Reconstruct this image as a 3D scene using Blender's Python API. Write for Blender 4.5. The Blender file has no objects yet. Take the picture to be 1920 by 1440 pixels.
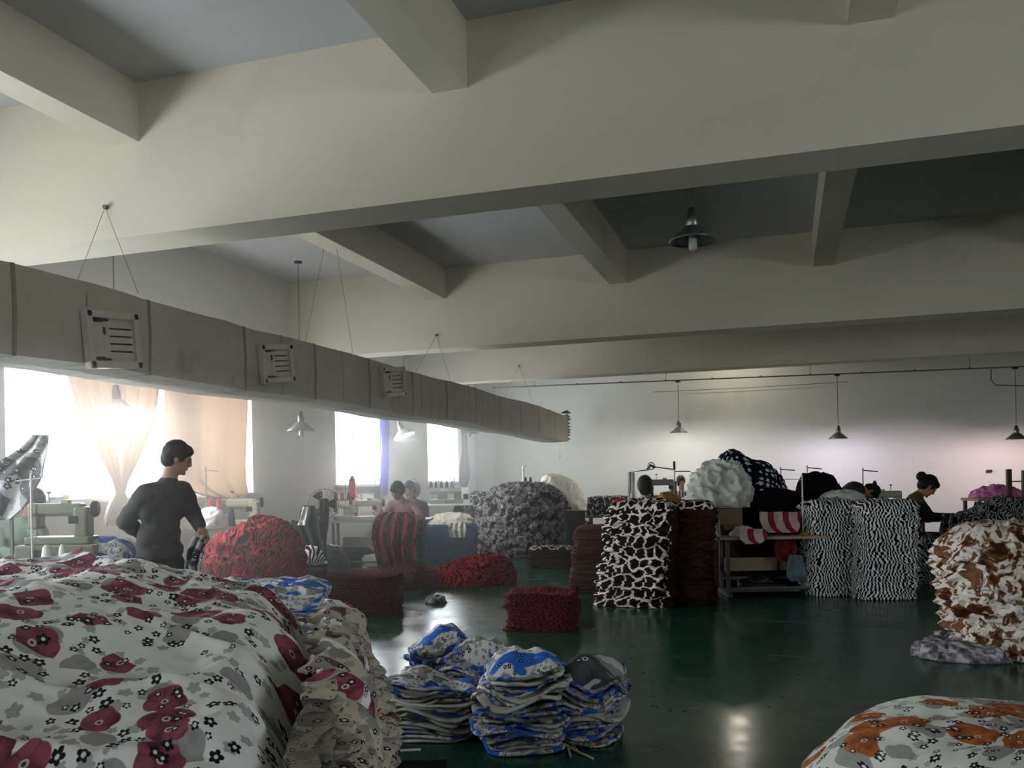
import bpy, bmesh, math, random
from mathutils import Vector, Matrix, noise as mn
from math import sin, cos, pi, radians, sqrt
sc = bpy.context.scene
col = sc.collection
random.seed(7)

# ------------------------------------------------------------ camera, world, light, exposure
HC, FPX, ROLL, YAW = 1.46, 1622.0, 0.0201, radians(17.45)
FV = Vector((-sin(YAW), cos(YAW), 0)); RV = Vector((cos(YAW), sin(YAW), 0)); ZV = Vector((0, 0, 1))
cam = bpy.data.cameras.new('camera'); camo = bpy.data.objects.new('camera', cam); col.objects.link(camo)
cam.sensor_width = 36; cam.sensor_fit = 'HORIZONTAL'; cam.lens = 36*FPX/1920; cam.shift_y = 176/1920; cam.clip_end = 200
r_ = RV*cos(ROLL) - ZV*sin(ROLL); u_ = RV*sin(ROLL) + ZV*cos(ROLL)
camo.matrix_world = Matrix(((r_.x, u_.x, -FV.x, 0), (r_.y, u_.y, -FV.y, 0), (r_.z, u_.z, -FV.z, HC), (0, 0, 0, 1)))
sc.camera = camo
sc.view_settings.view_transform = 'Standard'; sc.view_settings.look = 'None'
sc.view_settings.gamma = 1; sc.view_settings.use_curve_mapping = False
sc.view_settings.exposure = 0.93
SKY = 12.0
w = bpy.data.worlds.new('World'); sc.world = w; w.use_nodes = True
w.node_tree.nodes['Background'].inputs[0].default_value = (0.87, 0.945, 1.0, 1)
w.node_tree.nodes['Background'].inputs[1].default_value = SKY
sc.cycles.use_adaptive_sampling = True; sc.cycles.adaptive_threshold = .06
sc.cycles.max_bounces = 8; sc.cycles.diffuse_bounces = 5; sc.cycles.transparent_max_bounces = 8
sc.cycles.volume_bounces = 0; sc.cycles.caustics_reflective = False; sc.cycles.caustics_refractive = False
sc.cycles.sample_clamp_indirect = 6; sc.cycles.volume_step_rate = 4

def uvd(x, y):
    u, v = x-960, 896-y
    return (u*cos(ROLL)+v*sin(ROLL))/FPX, (-u*sin(ROLL)+v*cos(ROLL))/FPX
def P(x, y, d):                       # photo pixel + distance along the view -> world
    a, b = uvd(x, y); return Vector((0, 0, HC)) + d*(FV + a*RV + b*ZV)
def G(x, y, z=0):                     # pixel on a horizontal plane
    a, b = uvd(x, y); return P(x, y, (z-HC)/b)
def PY(x, y, Y):
    a, b = uvd(x, y); return P(x, y, Y/(FV.y + a*RV.y))
def PX(x, y, X):
    a, b = uvd(x, y); return P(x, y, X/(FV.x + a*RV.x))

# ------------------------------------------------------------ mesh builder
class MB:
    def __init__(s): s.v = []; s.f = []; s.uv = []; s.mi = []
    def face(s, idx, uv=None, mi=0): s.f.append(idx); s.uv.append(uv); s.mi.append(mi)
    def add(s, pts, faces, M=None, mi=0):
        b = len(s.v); s.v += [tuple(M @ Vector(p)) if M else tuple(p) for p in pts]
        for f in faces: s.face([b+i for i in f], None, mi)
    def box(s, c, size, M=None, bev=0.0, mi=0):
        x, y, z = [q/2 for q in size]; c = Vector(c)
        if bev <= 0:
            pts = [c+Vector((i*x, j*y, k*z)) for k in (-1, 1) for j in (-1, 1) for i in (-1, 1)]
            s.add(pts, [(0, 2, 3, 1), (4, 5, 7, 6), (0, 1, 5, 4), (2, 6, 7, 3), (0, 4, 6, 2), (1, 3, 7, 5)], M, mi)
        else:
            bm = bmesh.new(); bmesh.ops.create_cube(bm, size=1)
            for v in bm.verts: v.co = Vector((v.co.x*size[0], v.co.y*size[1], v.co.z*size[2]))+c
            bmesh.ops.bevel(bm, geom=bm.edges[:], offset=bev, segments=2, affect='EDGES', profile=.5)
            bm.verts.index_update()
            s.add([v.co.copy() for v in bm.verts], [[v.index for v in f.verts] for f in bm.faces], M, mi); bm.free()
        return s
    def bar(s, a, b, t, M=None, t2=None):        # square bar from a to b
        a, b = Vector(a), Vector(b); d = (b-a); L = d.length; q = d.to_track_quat('Z', 'Y').to_matrix().to_4x4()
        m = Matrix.Translation((a+b)/2) @ q
        if M: m = M @ m
        return s.box((0, 0, 0), (t, t2 or t, L), m)
    def tube(s, pts, r, seg=8, M=None, cap=True, mi=0):
        pts = [Vector(p) for p in pts]; n = len(pts); rr = r if isinstance(r, (list, tuple)) else [r]*n
        out = []
        t0 = (pts[1]-pts[0]).normalized()
        ref = Vector((0, 0, 1)) if abs(t0.z) < .9 else Vector((1, 0, 0)); nx = t0.cross(ref).normalized()
        for i, p in enumerate(pts):
            t = ((pts[min(i+1, n-1)]-pts[max(i-1, 0)])).normalized()
            nx = (nx - t*nx.dot(t)).normalized(); ny = t.cross(nx)
            out += [p+rr[i]*(nx*cos(2*pi*k/seg)+ny*sin(2*pi*k/seg)) for k in range(seg)]
        fs = [(i*seg+k, i*seg+(k+1) % seg, (i+1)*seg+(k+1) % seg, (i+1)*seg+k) for i in range(n-1) for k in range(seg)]
        if cap: fs += [tuple(range(seg))[::-1], tuple((n-1)*seg+k for k in range(seg))]
        s.add(out, fs, M, mi); return s
    def lathe(s, prof, seg=24, M=None, mi=0, cap=False):      # prof: (r, z)
        pts = [(r*cos(2*pi*k/seg), r*sin(2*pi*k/seg), z) for r, z in prof for k in range(seg)]
        n = len(prof)
        fs = [(i*seg+k, i*seg+(k+1) % seg, (i+1)*seg+(k+1) % seg, (i+1)*seg+k) for i in range(n-1) for k in range(seg)]
        if cap: fs += [tuple(range(seg))[::-1], tuple((n-1)*seg+k for k in range(seg))]
        s.add(pts, fs, M, mi); return s
    def ell(s, c, r, M=None, seg=14, mi=0):
        c = Vector(c); n = seg//2
        prof = [(max(1e-4, sin(pi*i/n)), -cos(pi*i/n)) for i in range(n+1)]
        pts = [c+Vector((r[0]*a*cos(2*pi*k/seg), r[1]*a*sin(2*pi*k/seg), r[2]*z)) for a, z in prof for k in range(seg)]
        fs = [(i*seg+k, i*seg+(k+1) % seg, (i+1)*seg+(k+1) % seg, (i+1)*seg+k) for i in range(n) for k in range(seg)]
        s.add(pts, fs, M, mi); return s
    def grid(s, fn, nu, nv, uvf=None, mi=0, closed=False):
        b = len(s.v); uvs = []
        for j in range(nv+1):
            for i in range(nu+1):
                p, q = fn(i/nu, j/nv); s.v.append(tuple(p)); uvs.append(q)
        for j in range(nv):
            for i in range(nu):
                a = [j*(nu+1)+i, j*(nu+1)+i+1, (j+1)*(nu+1)+i+1, (j+1)*(nu+1)+i]
                s.face([b+k for k in a], [uvs[k] for k in a], mi)
        return s
    def mesh(s, name, mats, smooth=False):
        me = bpy.data.meshes.new(name); me.from_pydata(s.v, [], s.f)
        for m in (mats if isinstance(mats, (list, tuple)) else [mats]): me.materials.append(m)
        if any(q for q in s.uv):
            l = me.uv_layers.new(name='UVMap'); k = 0; buf = []
            for f, q in zip(s.f, s.uv):
                for n_ in range(len(f)): buf += list(q[n_]) if q else [0, 0]
            l.data.foreach_set('uv', buf)
        me.polygons.foreach_set('material_index', s.mi)
        if smooth: me.polygons.foreach_set('use_smooth', [True]*len(me.polygons))
        me.update(); return me
    def build(s, name, mats, parent=None, smooth=False):
        o = bpy.data.objects.new(name, s.mesh(name, mats, smooth)); col.objects.link(o)
        if parent: o.parent = parent
        return o
def tag(o, label=None, cat=None, group=None, kind=None):
    if label: o['label'] = label
    if cat: o['category'] = cat
    if group: o['group'] = group
    if kind: o['kind'] = kind
    return o
def thing(name, label, cat, loc=(0, 0, 0), rz=0, group=None):
    o = bpy.data.objects.new(name, None); col.objects.link(o); o.empty_display_size = .1
    o.location = loc; o.rotation_euler = (0, 0, rz); return tag(o, label, cat, group)
def struct(name, mb, mat, parent=None, smooth=False):
    o = mb.build(name, mat, parent, smooth)
    if not parent: o['kind'] = 'structure'
    return o
def kids(o): return [c for c in col.objects if c.parent == o]
def dup(root, loc, rz, label, group=None):
    r = root.copy(); col.objects.link(r); r.location = loc; r.rotation_euler = (0, 0, rz); r['label'] = label
    if group: r['group'] = group
    for ch in kids(root):
        c = ch.copy(); col.objects.link(c); c.parent = r
        for g in kids(ch): d = g.copy(); col.objects.link(d); d.parent = c
    return r
def nz(x, y=0, z=0): return mn.noise(Vector((x, y, z)))

# ------------------------------------------------------------ materials
def C(r, g, b):
    f = lambda c: (c/255/12.92) if c/255 <= .04045 else ((c/255+.055)/1.055)**2.4
    return (f(r), f(g), f(b), 1)
class NM:
    def __init__(s, name, rough=.8, spec=.3):
        s.m = bpy.data.materials.new(name); s.m.use_nodes = True; s.t = s.m.node_tree
        s.b = s.t.nodes['Principled BSDF']; s.b.inputs['Roughness'].default_value = rough
        s.b.inputs['Specular IOR Level'].default_value = spec
    def n(s, ty, ins=None, **kw):
        nd = s.t.nodes.new(ty)
        for k, v in kw.items(): setattr(nd, k, v)
        for k, v in (ins or {}).items(): s.put(nd.inputs[k], v)
        return nd
    def put(s, sock, v):
        if isinstance(v, bpy.types.NodeSocket): s.t.links.new(v, sock)
        elif v is not None: sock.default_value = v
    def ma(s, op, a, b=None, c=None):
        nd = s.n('ShaderNodeMath', operation=op); s.put(nd.inputs[0], a); s.put(nd.inputs[1], b); s.put(nd.inputs[2], c)
        return nd.outputs[0]
    def vm(s, op, a, b=None):
        nd = s.n('ShaderNodeVectorMath', operation=op); s.put(nd.inputs[0], a); s.put(nd.inputs[1], b); return nd.outputs[0]
    def mix(s, f, a, b):
        nd = s.n('ShaderNodeMix', data_type='RGBA'); s.put(nd.inputs[0], f); s.put(nd.inputs[6], a); s.put(nd.inputs[7], b)
        return nd.outputs[2]
    def noise(s, vec, scale, det=2, rough=.5, out=0):
        nd = s.n('ShaderNodeTexNoise'); s.put(nd.inputs['Vector'], vec); nd.inputs['Scale'].default_value = scale
        nd.inputs['Detail'].default_value = det; nd.inputs['Roughness'].default_value = rough; return nd.outputs[out]
    def step(s, v, lo, hi):           # smooth 0..1 between lo and hi
        nd = s.n('ShaderNodeMapRange', interpolation_type='SMOOTHSTEP'); s.put(nd.inputs[0], v)
        nd.inputs[1].default_value = lo; nd.inputs[2].default_value = hi; return nd.outputs[0]
    def uv(s): return s.n('ShaderNodeTexCoord').outputs['UV']
    def ob(s): return s.n('ShaderNodeTexCoord').outputs['Object']
    def col(s, c): s.put(s.b.inputs['Base Color'], c); return s
    def bump(s, h, st=.3, dist=.01):
        nd = s.n('ShaderNodeBump'); s.put(nd.inputs['Height'], h); nd.inputs['Strength'].default_value = st
        nd.inputs['Distance'].default_value = dist; s.t.links.new(nd.outputs[0], s.b.inputs['Normal']); return s
def plain(name, c, rough=.7, metal=0, var=.12, scale=8, spec=.3, bump=0, bs=60):
    m = NM(name, rough, spec); o = m.ob(); f = m.noise(o, scale, 4, .6)
    d = tuple(q*(1-var*2) for q in c[:3])+(1,); e = tuple(min(1, q*(1+var)) for q in c[:3])+(1,)
    m.col(m.mix(f, d, e)); m.b.inputs['Metallic'].default_value = metal
    if bump: m.bump(m.noise(o, bs, 3), bump, .01)
    return m.m
def emit(name, c, st):
    m = NM(name); m.b.inputs['Emission Color'].default_value = c; m.b.inputs['Emission Strength'].default_value = st
    m.col(c); return m.m
def flowers(m, vec, scale, R, k, pres, soft=.06, wav=.3, gate=None, rnd=1.0):
    """mask and centre distance of k-petalled flowers strewn over the plane"""
    v = m.n('ShaderNodeTexVoronoi', voronoi_dimensions='2D'); m.put(v.inputs['Vector'], vec)
    v.inputs['Scale'].default_value = scale; v.inputs['Randomness'].default_value = rnd
    loc = m.vm('SUBTRACT', vec, v.outputs['Position']); sp = m.n('ShaderNodeSeparateXYZ'); m.put(sp.inputs[0], loc)
    cs = m.n('ShaderNodeSeparateColor'); m.put(cs.inputs[0], v.outputs['Color'])
    th = m.ma('ARCTAN2', sp.outputs[1], sp.outputs[0]); th = m.ma('MULTIPLY_ADD', cs.outputs[0], 6.28, th)
    pet = m.ma('ABSOLUTE', m.ma('COSINE', m.ma('MULTIPLY', th, k/2)))
    rad = m.ma('MULTIPLY', m.ma('MULTIPLY_ADD', pet, wav, 1-wav), R)
    rad = m.ma('MULTIPLY', rad, m.ma('MULTIPLY_ADD', cs.outputs[2], .5, .6))
    d = m.ma('SUBTRACT', rad, v.outputs['Distance'])
    mk = m.step(d, 0, soft); on = m.ma('LESS_THAN', cs.outputs[1], pres)
    mk = m.ma('MULTIPLY', mk, on)
    if gate is not None: mk = m.ma('MULTIPLY', mk, m.ma('GREATER_THAN', m.noise(v.outputs['Position'], 2.1, 2), gate))
    return mk, v.outputs['Distance'], pet
def floral(name, flower, flower_dark, base=C(226, 224, 218), s=1.0, second=None, amt=.5, edges=0):
    m = NM(name, .85, .15); uv = m.vm('MULTIPLY', m.uv(), (1/s, 1/s, 1))
    wob = m.noise(uv, 3, 2, .5, 1); vec = m.vm('ADD', uv, m.vm('MULTIPLY', m.vm('SUBTRACT', wob, (.5, .5, .5)), (.05, .05, 0)))
    gate, gate2, g3 = .42, .45, .43
    c = m.mix(m.noise(uv, 9, 3), base, tuple(q*.86 for q in base[:3])+(1,))
    k, d, p = flowers(m, vec, 5.2, .56, 4, .62, .03, .2, gate2); c = m.mix(m.ma('MULTIPLY', k, .75), c, C(120, 118, 116))
    k, d, p = flowers(m, m.vm('ADD', vec, (3.3, 1.7, 0)), 13, .46, 5, .5, .05, .35); c = m.mix(m.ma('MULTIPLY', k, .7), c, C(140, 138, 136))
    if second:
        k = m.step(m.noise(m.vm('MULTIPLY', uv, (1, 2.2, 1)), 1.5, 2), .53, .56); c = m.mix(k, c, second)
    k, d, p = flowers(m, m.vm('ADD', vec, (.7, 5.1, 0)), 4.4, .56, 5, amt, .03, .14, gate)
    fc = m.mix(m.step(m.noise(uv, 11, 4), .35, .7), flower, flower_dark)
    fc = m.mix(m.ma('MULTIPLY', m.step(p, .35, .05), .5), fc, flower_dark); fc = m.mix(m.step(d, .085, .06), fc, C(205, 190, 186)); fc = m.mix(m.step(d, .045, .03), fc, flower_dark)
    c = m.mix(k, c, fc)
    k, d, p = flowers(m, m.vm('ADD', vec, (9.7, 2.1, 0)), 15, .43, 5, .52, .05, .42, g3)
    fc = m.mix(m.step(d, .14, .08), C(28, 26, 28), C(225, 225, 225)); c = m.mix(k, c, fc)
    m.col(c).bump(m.noise(uv, 60, 3), .25, .004)
    return m.m
def zebra(name, a, b, period=.045, lo=.45, hi=.55, rough=.9, warp=.03, wscale=9):
    m = NM(name, rough, .1); uv = m.uv(); sp = m.n('ShaderNodeSeparateXYZ'); m.put(sp.inputs[0], uv)
    w1 = m.noise(uv, wscale, 2); x = m.ma('MULTIPLY_ADD', m.ma('SUBTRACT', w1, .5), warp*8, sp.outputs[0])
    st = m.ma('MULTIPLY_ADD', m.ma('SINE', m.ma('MULTIPLY', x, 2*pi/period)), .5, .5)
    st = m.ma('ADD', st, m.ma('MULTIPLY', m.ma('SUBTRACT', m.noise(uv, 26, 2), .5), .5))
    k = m.step(st, lo, hi); m.col(m.mix(k, a, b)).bump(m.noise(uv, 90, 3), .3, .005); return m.m
def giraffe(name, dark, line, scale=9, wdt=.055, d2=None):
    m = NM(name, .9, .1); uv = m.uv(); wob = m.noise(uv, 7, 3, .5, 1)
    vec = m.vm('ADD', uv, m.vm('MULTIPLY', m.vm('SUBTRACT', wob, (.5, .5, .5)), (.07, .07, 0)))
    v = m.n('ShaderNodeTexVoronoi', voronoi_dimensions='2D', feature='DISTANCE_TO_EDGE'); m.put(v.inputs['Vector'], vec)
    v.inputs['Scale'].default_value = scale; v.inputs['Randomness'].default_value = .85
    ww = m.ma('MULTIPLY_ADD', m.noise(uv, 8, 2), wdt*3.0, -wdt*.6); k = m.step(m.ma('SUBTRACT', v.outputs['Distance'], ww), 0, wdt*.4)
    dk = m.mix(m.noise(uv, 5, 2), dark, d2 or tuple(q*.6 for q in dark[:3])+(1,))
    m.col(m.mix(k, line, dk)).bump(m.noise(uv, 70, 3), .3, .005); return m.m
def blotch(name, cols, scale=7, rough=.95, bump=.6, warp=.1):
    m = NM(name, rough, .1); uv = m.uv(); wob = m.noise(uv, scale*.8, 2, .5, 1)
    vec = m.vm('ADD', uv, m.vm('MULTIPLY', m.vm('SUBTRACT', wob, (.5, .5, .5)), (warp, warp, 0)))
    f = m.noise(vec, scale, 4, .6); r = m.n('ShaderNodeValToRGB'); m.put(r.inputs[0], f); e = r.color_ramp.elements
    while len(e) < len(cols): e.new(.5)
    for i, (p, c) in enumerate(cols): e[i].position = p; e[i].color = c
    m.col(r.outputs[0]).bump(m.noise(vec, scale*5, 4), bump, .012); return m.m
def stars(name, base, star, scale=11):
    m = NM(name, .85, .15); uv = m.uv()
    k, d, p = flowers(m, uv, scale, .40, 5, .85, .03, .62, rnd=.55)
    c = m.mix(m.noise(uv, 4, 2), base, tuple(q*.5 for q in base[:3])+(1,)); m.col(m.mix(k, c, star)).bump(m.noise(uv, 60, 3), .3, .005); return m.m
def bands(name, a, b, period=.2, duty=.5, ang=0):
    m = NM(name, .85, .15); uv = m.uv(); sp = m.n('ShaderNodeSeparateXYZ'); m.put(sp.inputs[0], uv)
    x = m.ma('ADD', sp.outputs[0], m.ma('MULTIPLY', m.noise(uv, 4, 2), .03)); f = m.ma('FRACT', m.ma('DIVIDE', x, period))
    k = m.ma('GREATER_THAN', f, duty); c = m.mix(k, a, b); c = m.mix(m.ma('MULTIPLY', m.noise(uv, 20, 3), .25), c, C(120, 105, 100))
    m.col(c); return m.m

# walls: painted plaster with soft stains and faint trowel relief
def plaster(name, c, stain=C(120, 112, 98), amt=.35, lo=.56, hi=.78, sc_=.55, rough=.85):
    m = NM(name, rough, .2); g = m.n('ShaderNodeNewGeometry').outputs['Position']
    f = m.step(m.noise(g, sc_, 5, .62), lo, hi); c2 = m.mix(m.noise(g, 1.3, 3), c, tuple(q*.9 for q in c[:3])+(1,))
    f2 = m.step(m.noise(g, 2.1, 4, .6), .66, .80)
    c2 = m.mix(m.ma('MULTIPLY', f, amt), c2, stain); c2 = m.mix(m.ma('MULTIPLY', f2, amt*.5), c2, stain)
    m.col(c2).bump(m.noise(g, 18, 4), .12, .01); return m.m
M_wall = plaster('wall_plaster', C(220, 217, 209), amt=.25)
M_beam = plaster('beam_plaster', C(209, 202, 184), amt=.25)
M_ceil = plaster('ceiling_plaster', C(184, 184, 184), amt=.2)
def floor_mat():
    m = NM('green_floor_paint', .25, .35); g = m.n('ShaderNodeNewGeometry').outputs['Position']
    c = m.mix(m.noise(g, .9, 4), C(27, 74, 58), C(18, 54, 43)); c = m.mix(m.ma('MULTIPLY', m.step(m.noise(g, 3.5, 5, .7), .56, .75), .35), c, C(70, 88, 80))
    k = m.step(m.noise(g, 34, 2, .5), .72, .76); c = m.mix(m.ma('MULTIPLY', k, .5), c, C(140, 150, 140))
    v = m.n('ShaderNodeTexVoronoi', feature='DISTANCE_TO_EDGE'); m.put(v.inputs['Vector'], m.vm('ADD', g, m.vm('MULTIPLY', m.noise(g, 2, 2, .5, 1), (.5, .5, 0)))); v.inputs['Scale'].default_value = .45
    m.col(c); r = m.step(m.noise(g, 2.2, 4, .6), .3, .8); m.put(m.b.inputs['Roughness'], m.ma('MULTIPLY_ADD', r, .14, .17))
    m.bump(m.noise(g, 6, 3), .10, .008); return m.m
M_floor = floor_mat()
M_joint = plain('floor_joint_chalk', C(80, 104, 92), .7)
M_white = plain('white_enamel', C(205, 205, 200), .35, spec=.5)
M_frame = plain('window_frame_paint', C(215, 215, 212), .5)
M_steel = plain('dull_steel', C(140, 140, 138), .35, 1)
M_dark = plain('black_iron', C(28, 28, 30), .5)
M_black = plain('black_plastic', C(18, 18, 20), .4)
M_wood = plain('table_laminate', C(168, 150, 118), .5, var=.2, scale=5)
M_wood2 = plain('grey_laminate', C(160, 158, 150), .45, var=.1)
M_machine = plain('machine_enamel', C(176, 172, 152), .35, spec=.5)
M_machine2 = plain('olive_machine_enamel', C(112, 112, 92), .4, spec=.5)
M_legs = plain('grey_leg_paint', C(96, 100, 98), .5)
M_wire = plain('thin_wire', C(104, 102, 98), .6)
def duct_mat():
    m = NM('duct_wrap', .75, .2); g = m.n('ShaderNodeNewGeometry').outputs['Position']
    c = m.mix(m.noise(g, 2.2, 4, .6), C(138, 131, 114), C(182, 176, 160)); c = m.mix(m.ma('MULTIPLY', m.step(m.noise(g, 1.1, 5, .65), .55, .72), .5), c, C(92, 74, 60))
    m.col(c).bump(m.noise(g, 13, 4), .5, .012); return m.m
M_duct = duct_mat()
M_duct2 = plain('duct_seam_tape', C(120, 116, 106), .7)
M_vent = plain('vent_plastic', C(178, 170, 154), .5, var=.15, scale=12)
# ------------------------------------------------------------ the room
XL, YB, ZC, ZB = -7.1, 19.7, 4.47, 3.33
XR, YN = 9.0, -6.0
struct('floor', MB().box(((XL+XR)/2, (YB+YN)/2, -.1), (XR-XL+1, YB-YN+1, .2)), M_floor)
struct('ceiling', MB().box(((XL+XR)/2, (YB+YN)/2, ZC+.1), (XR-XL+1, YB-YN+1, .2)), M_ceil)
WIN = [(6.45, 8.75, 1.33, 2.85), (8.98, 10.48, 1.33, 2.85), (12.85, 14.5, 1.40, 2.85), (16.75, 18.5, 1.40, 2.85),
       (0.4, 2.3, 1.33, 2.85), (2.8, 4.6, 1.33, 2.85)]
TH = .26
mb = MB(); ys = sorted(WIN); y0 = YN-.2
for (a, b, z0, z1) in ys:
    mb.box((XL-TH/2, (y0+a)/2, ZC/2), (TH, a-y0, ZC)); y0 = b
    mb.box((XL-TH/2, (a+b)/2, z0/2), (TH, b-a, z0)); mb.box((XL-TH/2, (a+b)/2, (z1+ZC)/2), (TH, b-a, ZC-z1))
mb.box((XL-TH/2, (y0+YB+.2)/2, ZC/2), (TH, YB+.2-y0, ZC))
struct('wall_left', mb, M_wall)
struct('wall_back', MB().box(((XL+XR)/2, YB+.1, ZC/2), (XR-XL+.6, .2, ZC)), M_wall)
WR = [(-3.5, -1.7), (0.5, 2.3)]
mb = MB(); y0 = YN-.2
for a, b in WR:
    mb.box((XR+.1, (y0+a)/2, ZC/2), (.2, a-y0, ZC)); y0 = b
    mb.box((XR+.1, (a+b)/2, .65), (.2, b-a, 1.3)); mb.box((XR+.1, (a+b)/2, (2.85+ZC)/2), (.2, b-a, ZC-2.85))
mb.box((XR+.1, (y0+YB+.2)/2, ZC/2), (.2, YB+.2-y0, ZC))
struct('wall_right', mb, M_wall)
WN = [(-5.6, -4.0)]
mb = MB(); x0 = XL-.2
for a, b in WN:
    mb.box(((x0+a)/2, YN-.1, ZC/2), (a-x0, .2, ZC)); x0 = b
    mb.box(((a+b)/2, YN-.1, .65), (b-a, .2, 1.3)); mb.box(((a+b)/2, YN-.1, (2.85+ZC)/2), (b-a, .2, ZC-2.85))
mb.box(((x0+XR+.2)/2, YN-.1, ZC/2), (XR+.2-x0, .2, ZC))
struct('wall_front', mb, M_wall)
glass = bpy.data.materials.new('window_glass'); glass.use_nodes = True; t = glass.node_tree; t.nodes.clear()
o_ = t.nodes.new('ShaderNodeOutputMaterial'); tr = t.nodes.new('ShaderNodeBsdfTransparent'); gl = t.nodes.new('ShaderNodeBsdfGlossy')
gl.inputs['Roughness'].default_value = .05; mx = t.nodes.new('ShaderNodeMixShader'); mx.inputs[0].default_value = .06
t.links.new(tr.outputs[0], mx.inputs[1]); t.links.new(gl.outputs[0], mx.inputs[2]); t.links.new(mx.outputs[0], o_.inputs[0])
def portal(c, sx, sy, nrm):
    l = bpy.data.lights.new('daylight_portal', 'AREA'); l.shape = 'RECTANGLE'; l.size = sx; l.size_y = sy; l.cycles.is_portal = True
    o = bpy.data.objects.new('daylight_portal', l); col.objects.link(o); o.location = c
    o.rotation_euler = Vector(nrm).to_track_quat('-Z', 'Y').to_euler()
for i, (a, b, z0, z1) in enumerate(WIN):
    f = MB(); X = XL-.14; t_ = .035; nm = (b-a)/ (2 if b-a < 2 else 3)
    f.box((X, (a+b)/2, z0+t_/2), (.07, b-a, t_)); f.box((X, (a+b)/2, z1-t_/2), (.07, b-a, t_))
    k = a
    nn = 2 if b-a < 2 else 3
    for q in range(nn+1): f.box((X, min(max(a+q*(b-a)/nn, a+t_/2), b-t_/2), (z0+z1)/2), (.07, t_, z1-z0))
    wnd = struct('window_%d' % (i+1), f, M_frame)
    MB().box((X, (a+b)/2, (z0+z1)/2), (.006, b-a-.02, z1-z0-.02)).build('pane', glass, wnd)
    MB().box((XL+.03, (a+b)/2, z0-.02), (.14, b-a+.1, .04)).build('window_sill', M_frame, wnd)
    portal((XL-TH-.02, (a+b)/2, (z0+z1)/2), b-a, z1-z0, (1, 0, 0))
for i, (a, b) in enumerate(WR):
    f = MB(); Z = 2.075
    for q in range(3): f.box((XR+.1, a+.025+q*(b-a-.05)/2, Z), (.06, .05, 1.55))
    for q in (1.325, 2.825): f.box((XR+.1, (a+b)/2, q), (.06, b-a, .05))
    wnd = struct('window_%d' % (i+7), f, M_frame); MB().box((XR+.1, (a+b)/2, Z), (.006, b-a-.02, 1.52)).build('pane', glass, wnd)
    portal((XR+.22, (a+b)/2, Z), b-a, 1.55, (-1, 0, 0))
for i, (a, b) in enumerate(WN):
    f = MB(); Z = 2.075
    for q in range(3): f.box((a+.025+q*(b-a-.05)/2, YN-.1, Z), (.05, .06, 1.55))
    for q in (1.325, 2.825): f.box(((a+b)/2, YN-.1, q), (b-a, .06, .05))
    wnd = struct('window_%d' % (i+9), f, M_frame); MB().box(((a+b)/2, YN-.1, Z), (b-a-.02, .006, 1.52)).build('pane', glass, wnd)
    portal(((a+b)/2, YN-.22, Z), b-a, 1.55, (0, 1, 0))
# concrete beams across the hall and the lighter joists between them
n = 1
for y in (-.8, 5.35, 11.5, 15.7):
    struct('trim_%d' % n, MB().box(((XL+XR)/2, y+.2, (ZB+ZC)/2+.03), (XR-XL, .4, ZC-ZB+.06)), M_beam); n += 1
for x in (-4.68, -2.06, .52, 3.0, 5.5, 8.0):
    for (a, b) in ((YN, -.8), (-.4, 5.35), (5.75, 11.5)):
        struct('trim_%d' % n, MB().box((x, (a+b)/2, (4.03+ZC)/2+.03), (.25, b-a, ZC-4.03+.06)), M_beam); n += 1
for y in (5.2, ):
    pass
# faint expansion joints in the painted floor
for i, (a, b) in enumerate([((1440, 1164), (1760, 1182)), ((1440, 1228), (1560, 1236)), ((1720, 1245), (1800, 1250))]):
    p, q = G(*a), G(*b); MB().bar(p+Vector((0, 0, .001)), q+Vector((0, 0, .001)), .006, t2=.002).build('floor_joint', M_joint, bpy.data.objects['floor'])

# ------------------------------------------------------------ the wrapped air duct
dl = thing('air_duct', 'long square air duct wrapped in grey insulation hung along the windows', 'air duct', (-4.75, 3, 2.55))
def dz(y): return -.02 - .05*max(0, (y-13.5)/4.7)**2 + .012*sin(y*1.7)
secs = [(-3.0+i*1.18, -3.0+(i+1)*1.18) for i in range(18)]
for i, (a, b) in enumerate(secs):
    m = MB(); N = 5
    def sect(y, k): 
        j = .012
        zt, zb = 2.85-.02*max(0, (6-y)/3)+dz(y), 2.30-.03*max(0, (6-y)/3)+dz(y)
        w0, w1 = -4.45, -5.05; q = nz(y*2.3, k)*j
        pts = [(w1, zb), (-4.75, zb-.012), (w0, zb), (w0+.012, (zt+zb)/2), (w0, zt), (-4.75, zt+.01), (w1, zt), (w1-.012, (zt+zb)/2)]
        return [Vector((x+q+nz(y*3, x, z)*j-(-4.75), y-3, z+nz(y*3+9, x, z)*j-2.55)) for x, z in pts]
    rings = []
    for k in range(N+1): rings += sect(a+(b-a)*k/N, 0)
    m.add(rings, [(k*8+q, (k+1)*8+q, (k+1)*8+(q+1) % 8, k*8+(q+1) % 8) for k in range(N) for q in range(8)] + ([tuple(range(8))] if i == 0 else []) + ([tuple(N*8+q for q in range(8))[::-1]] if i == 17 else []))
    m.build('duct_section', M_duct, dl)
    if a > 2:
        for k in range(4 if a > 9 else 2):
            y = a+(b-a)*k/(4 if a > 9 else 2)+.02; s = MB()
            c = [Vector((-4.75, y-.0, 0))]
            q = sect(y, 0); q2 = sect(y+.03 if k == 0 else y+.012, 0); cen = Vector((0, y-3, sum(p.z for p in q)/8))
            e = 1.012 if k == 0 else 1.006
            q = [cen+(p-cen)*e for p in q]; q2 = [cen+(p-cen)*e for p in q2]
            for p in q2: p.y = q2[0].y
            s.add(q+q2, [(j, 8+j, 8+(j+1) % 8, (j+1) % 8) for j in range(8)]); s.build('seam_band', M_duct2, dl)
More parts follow.
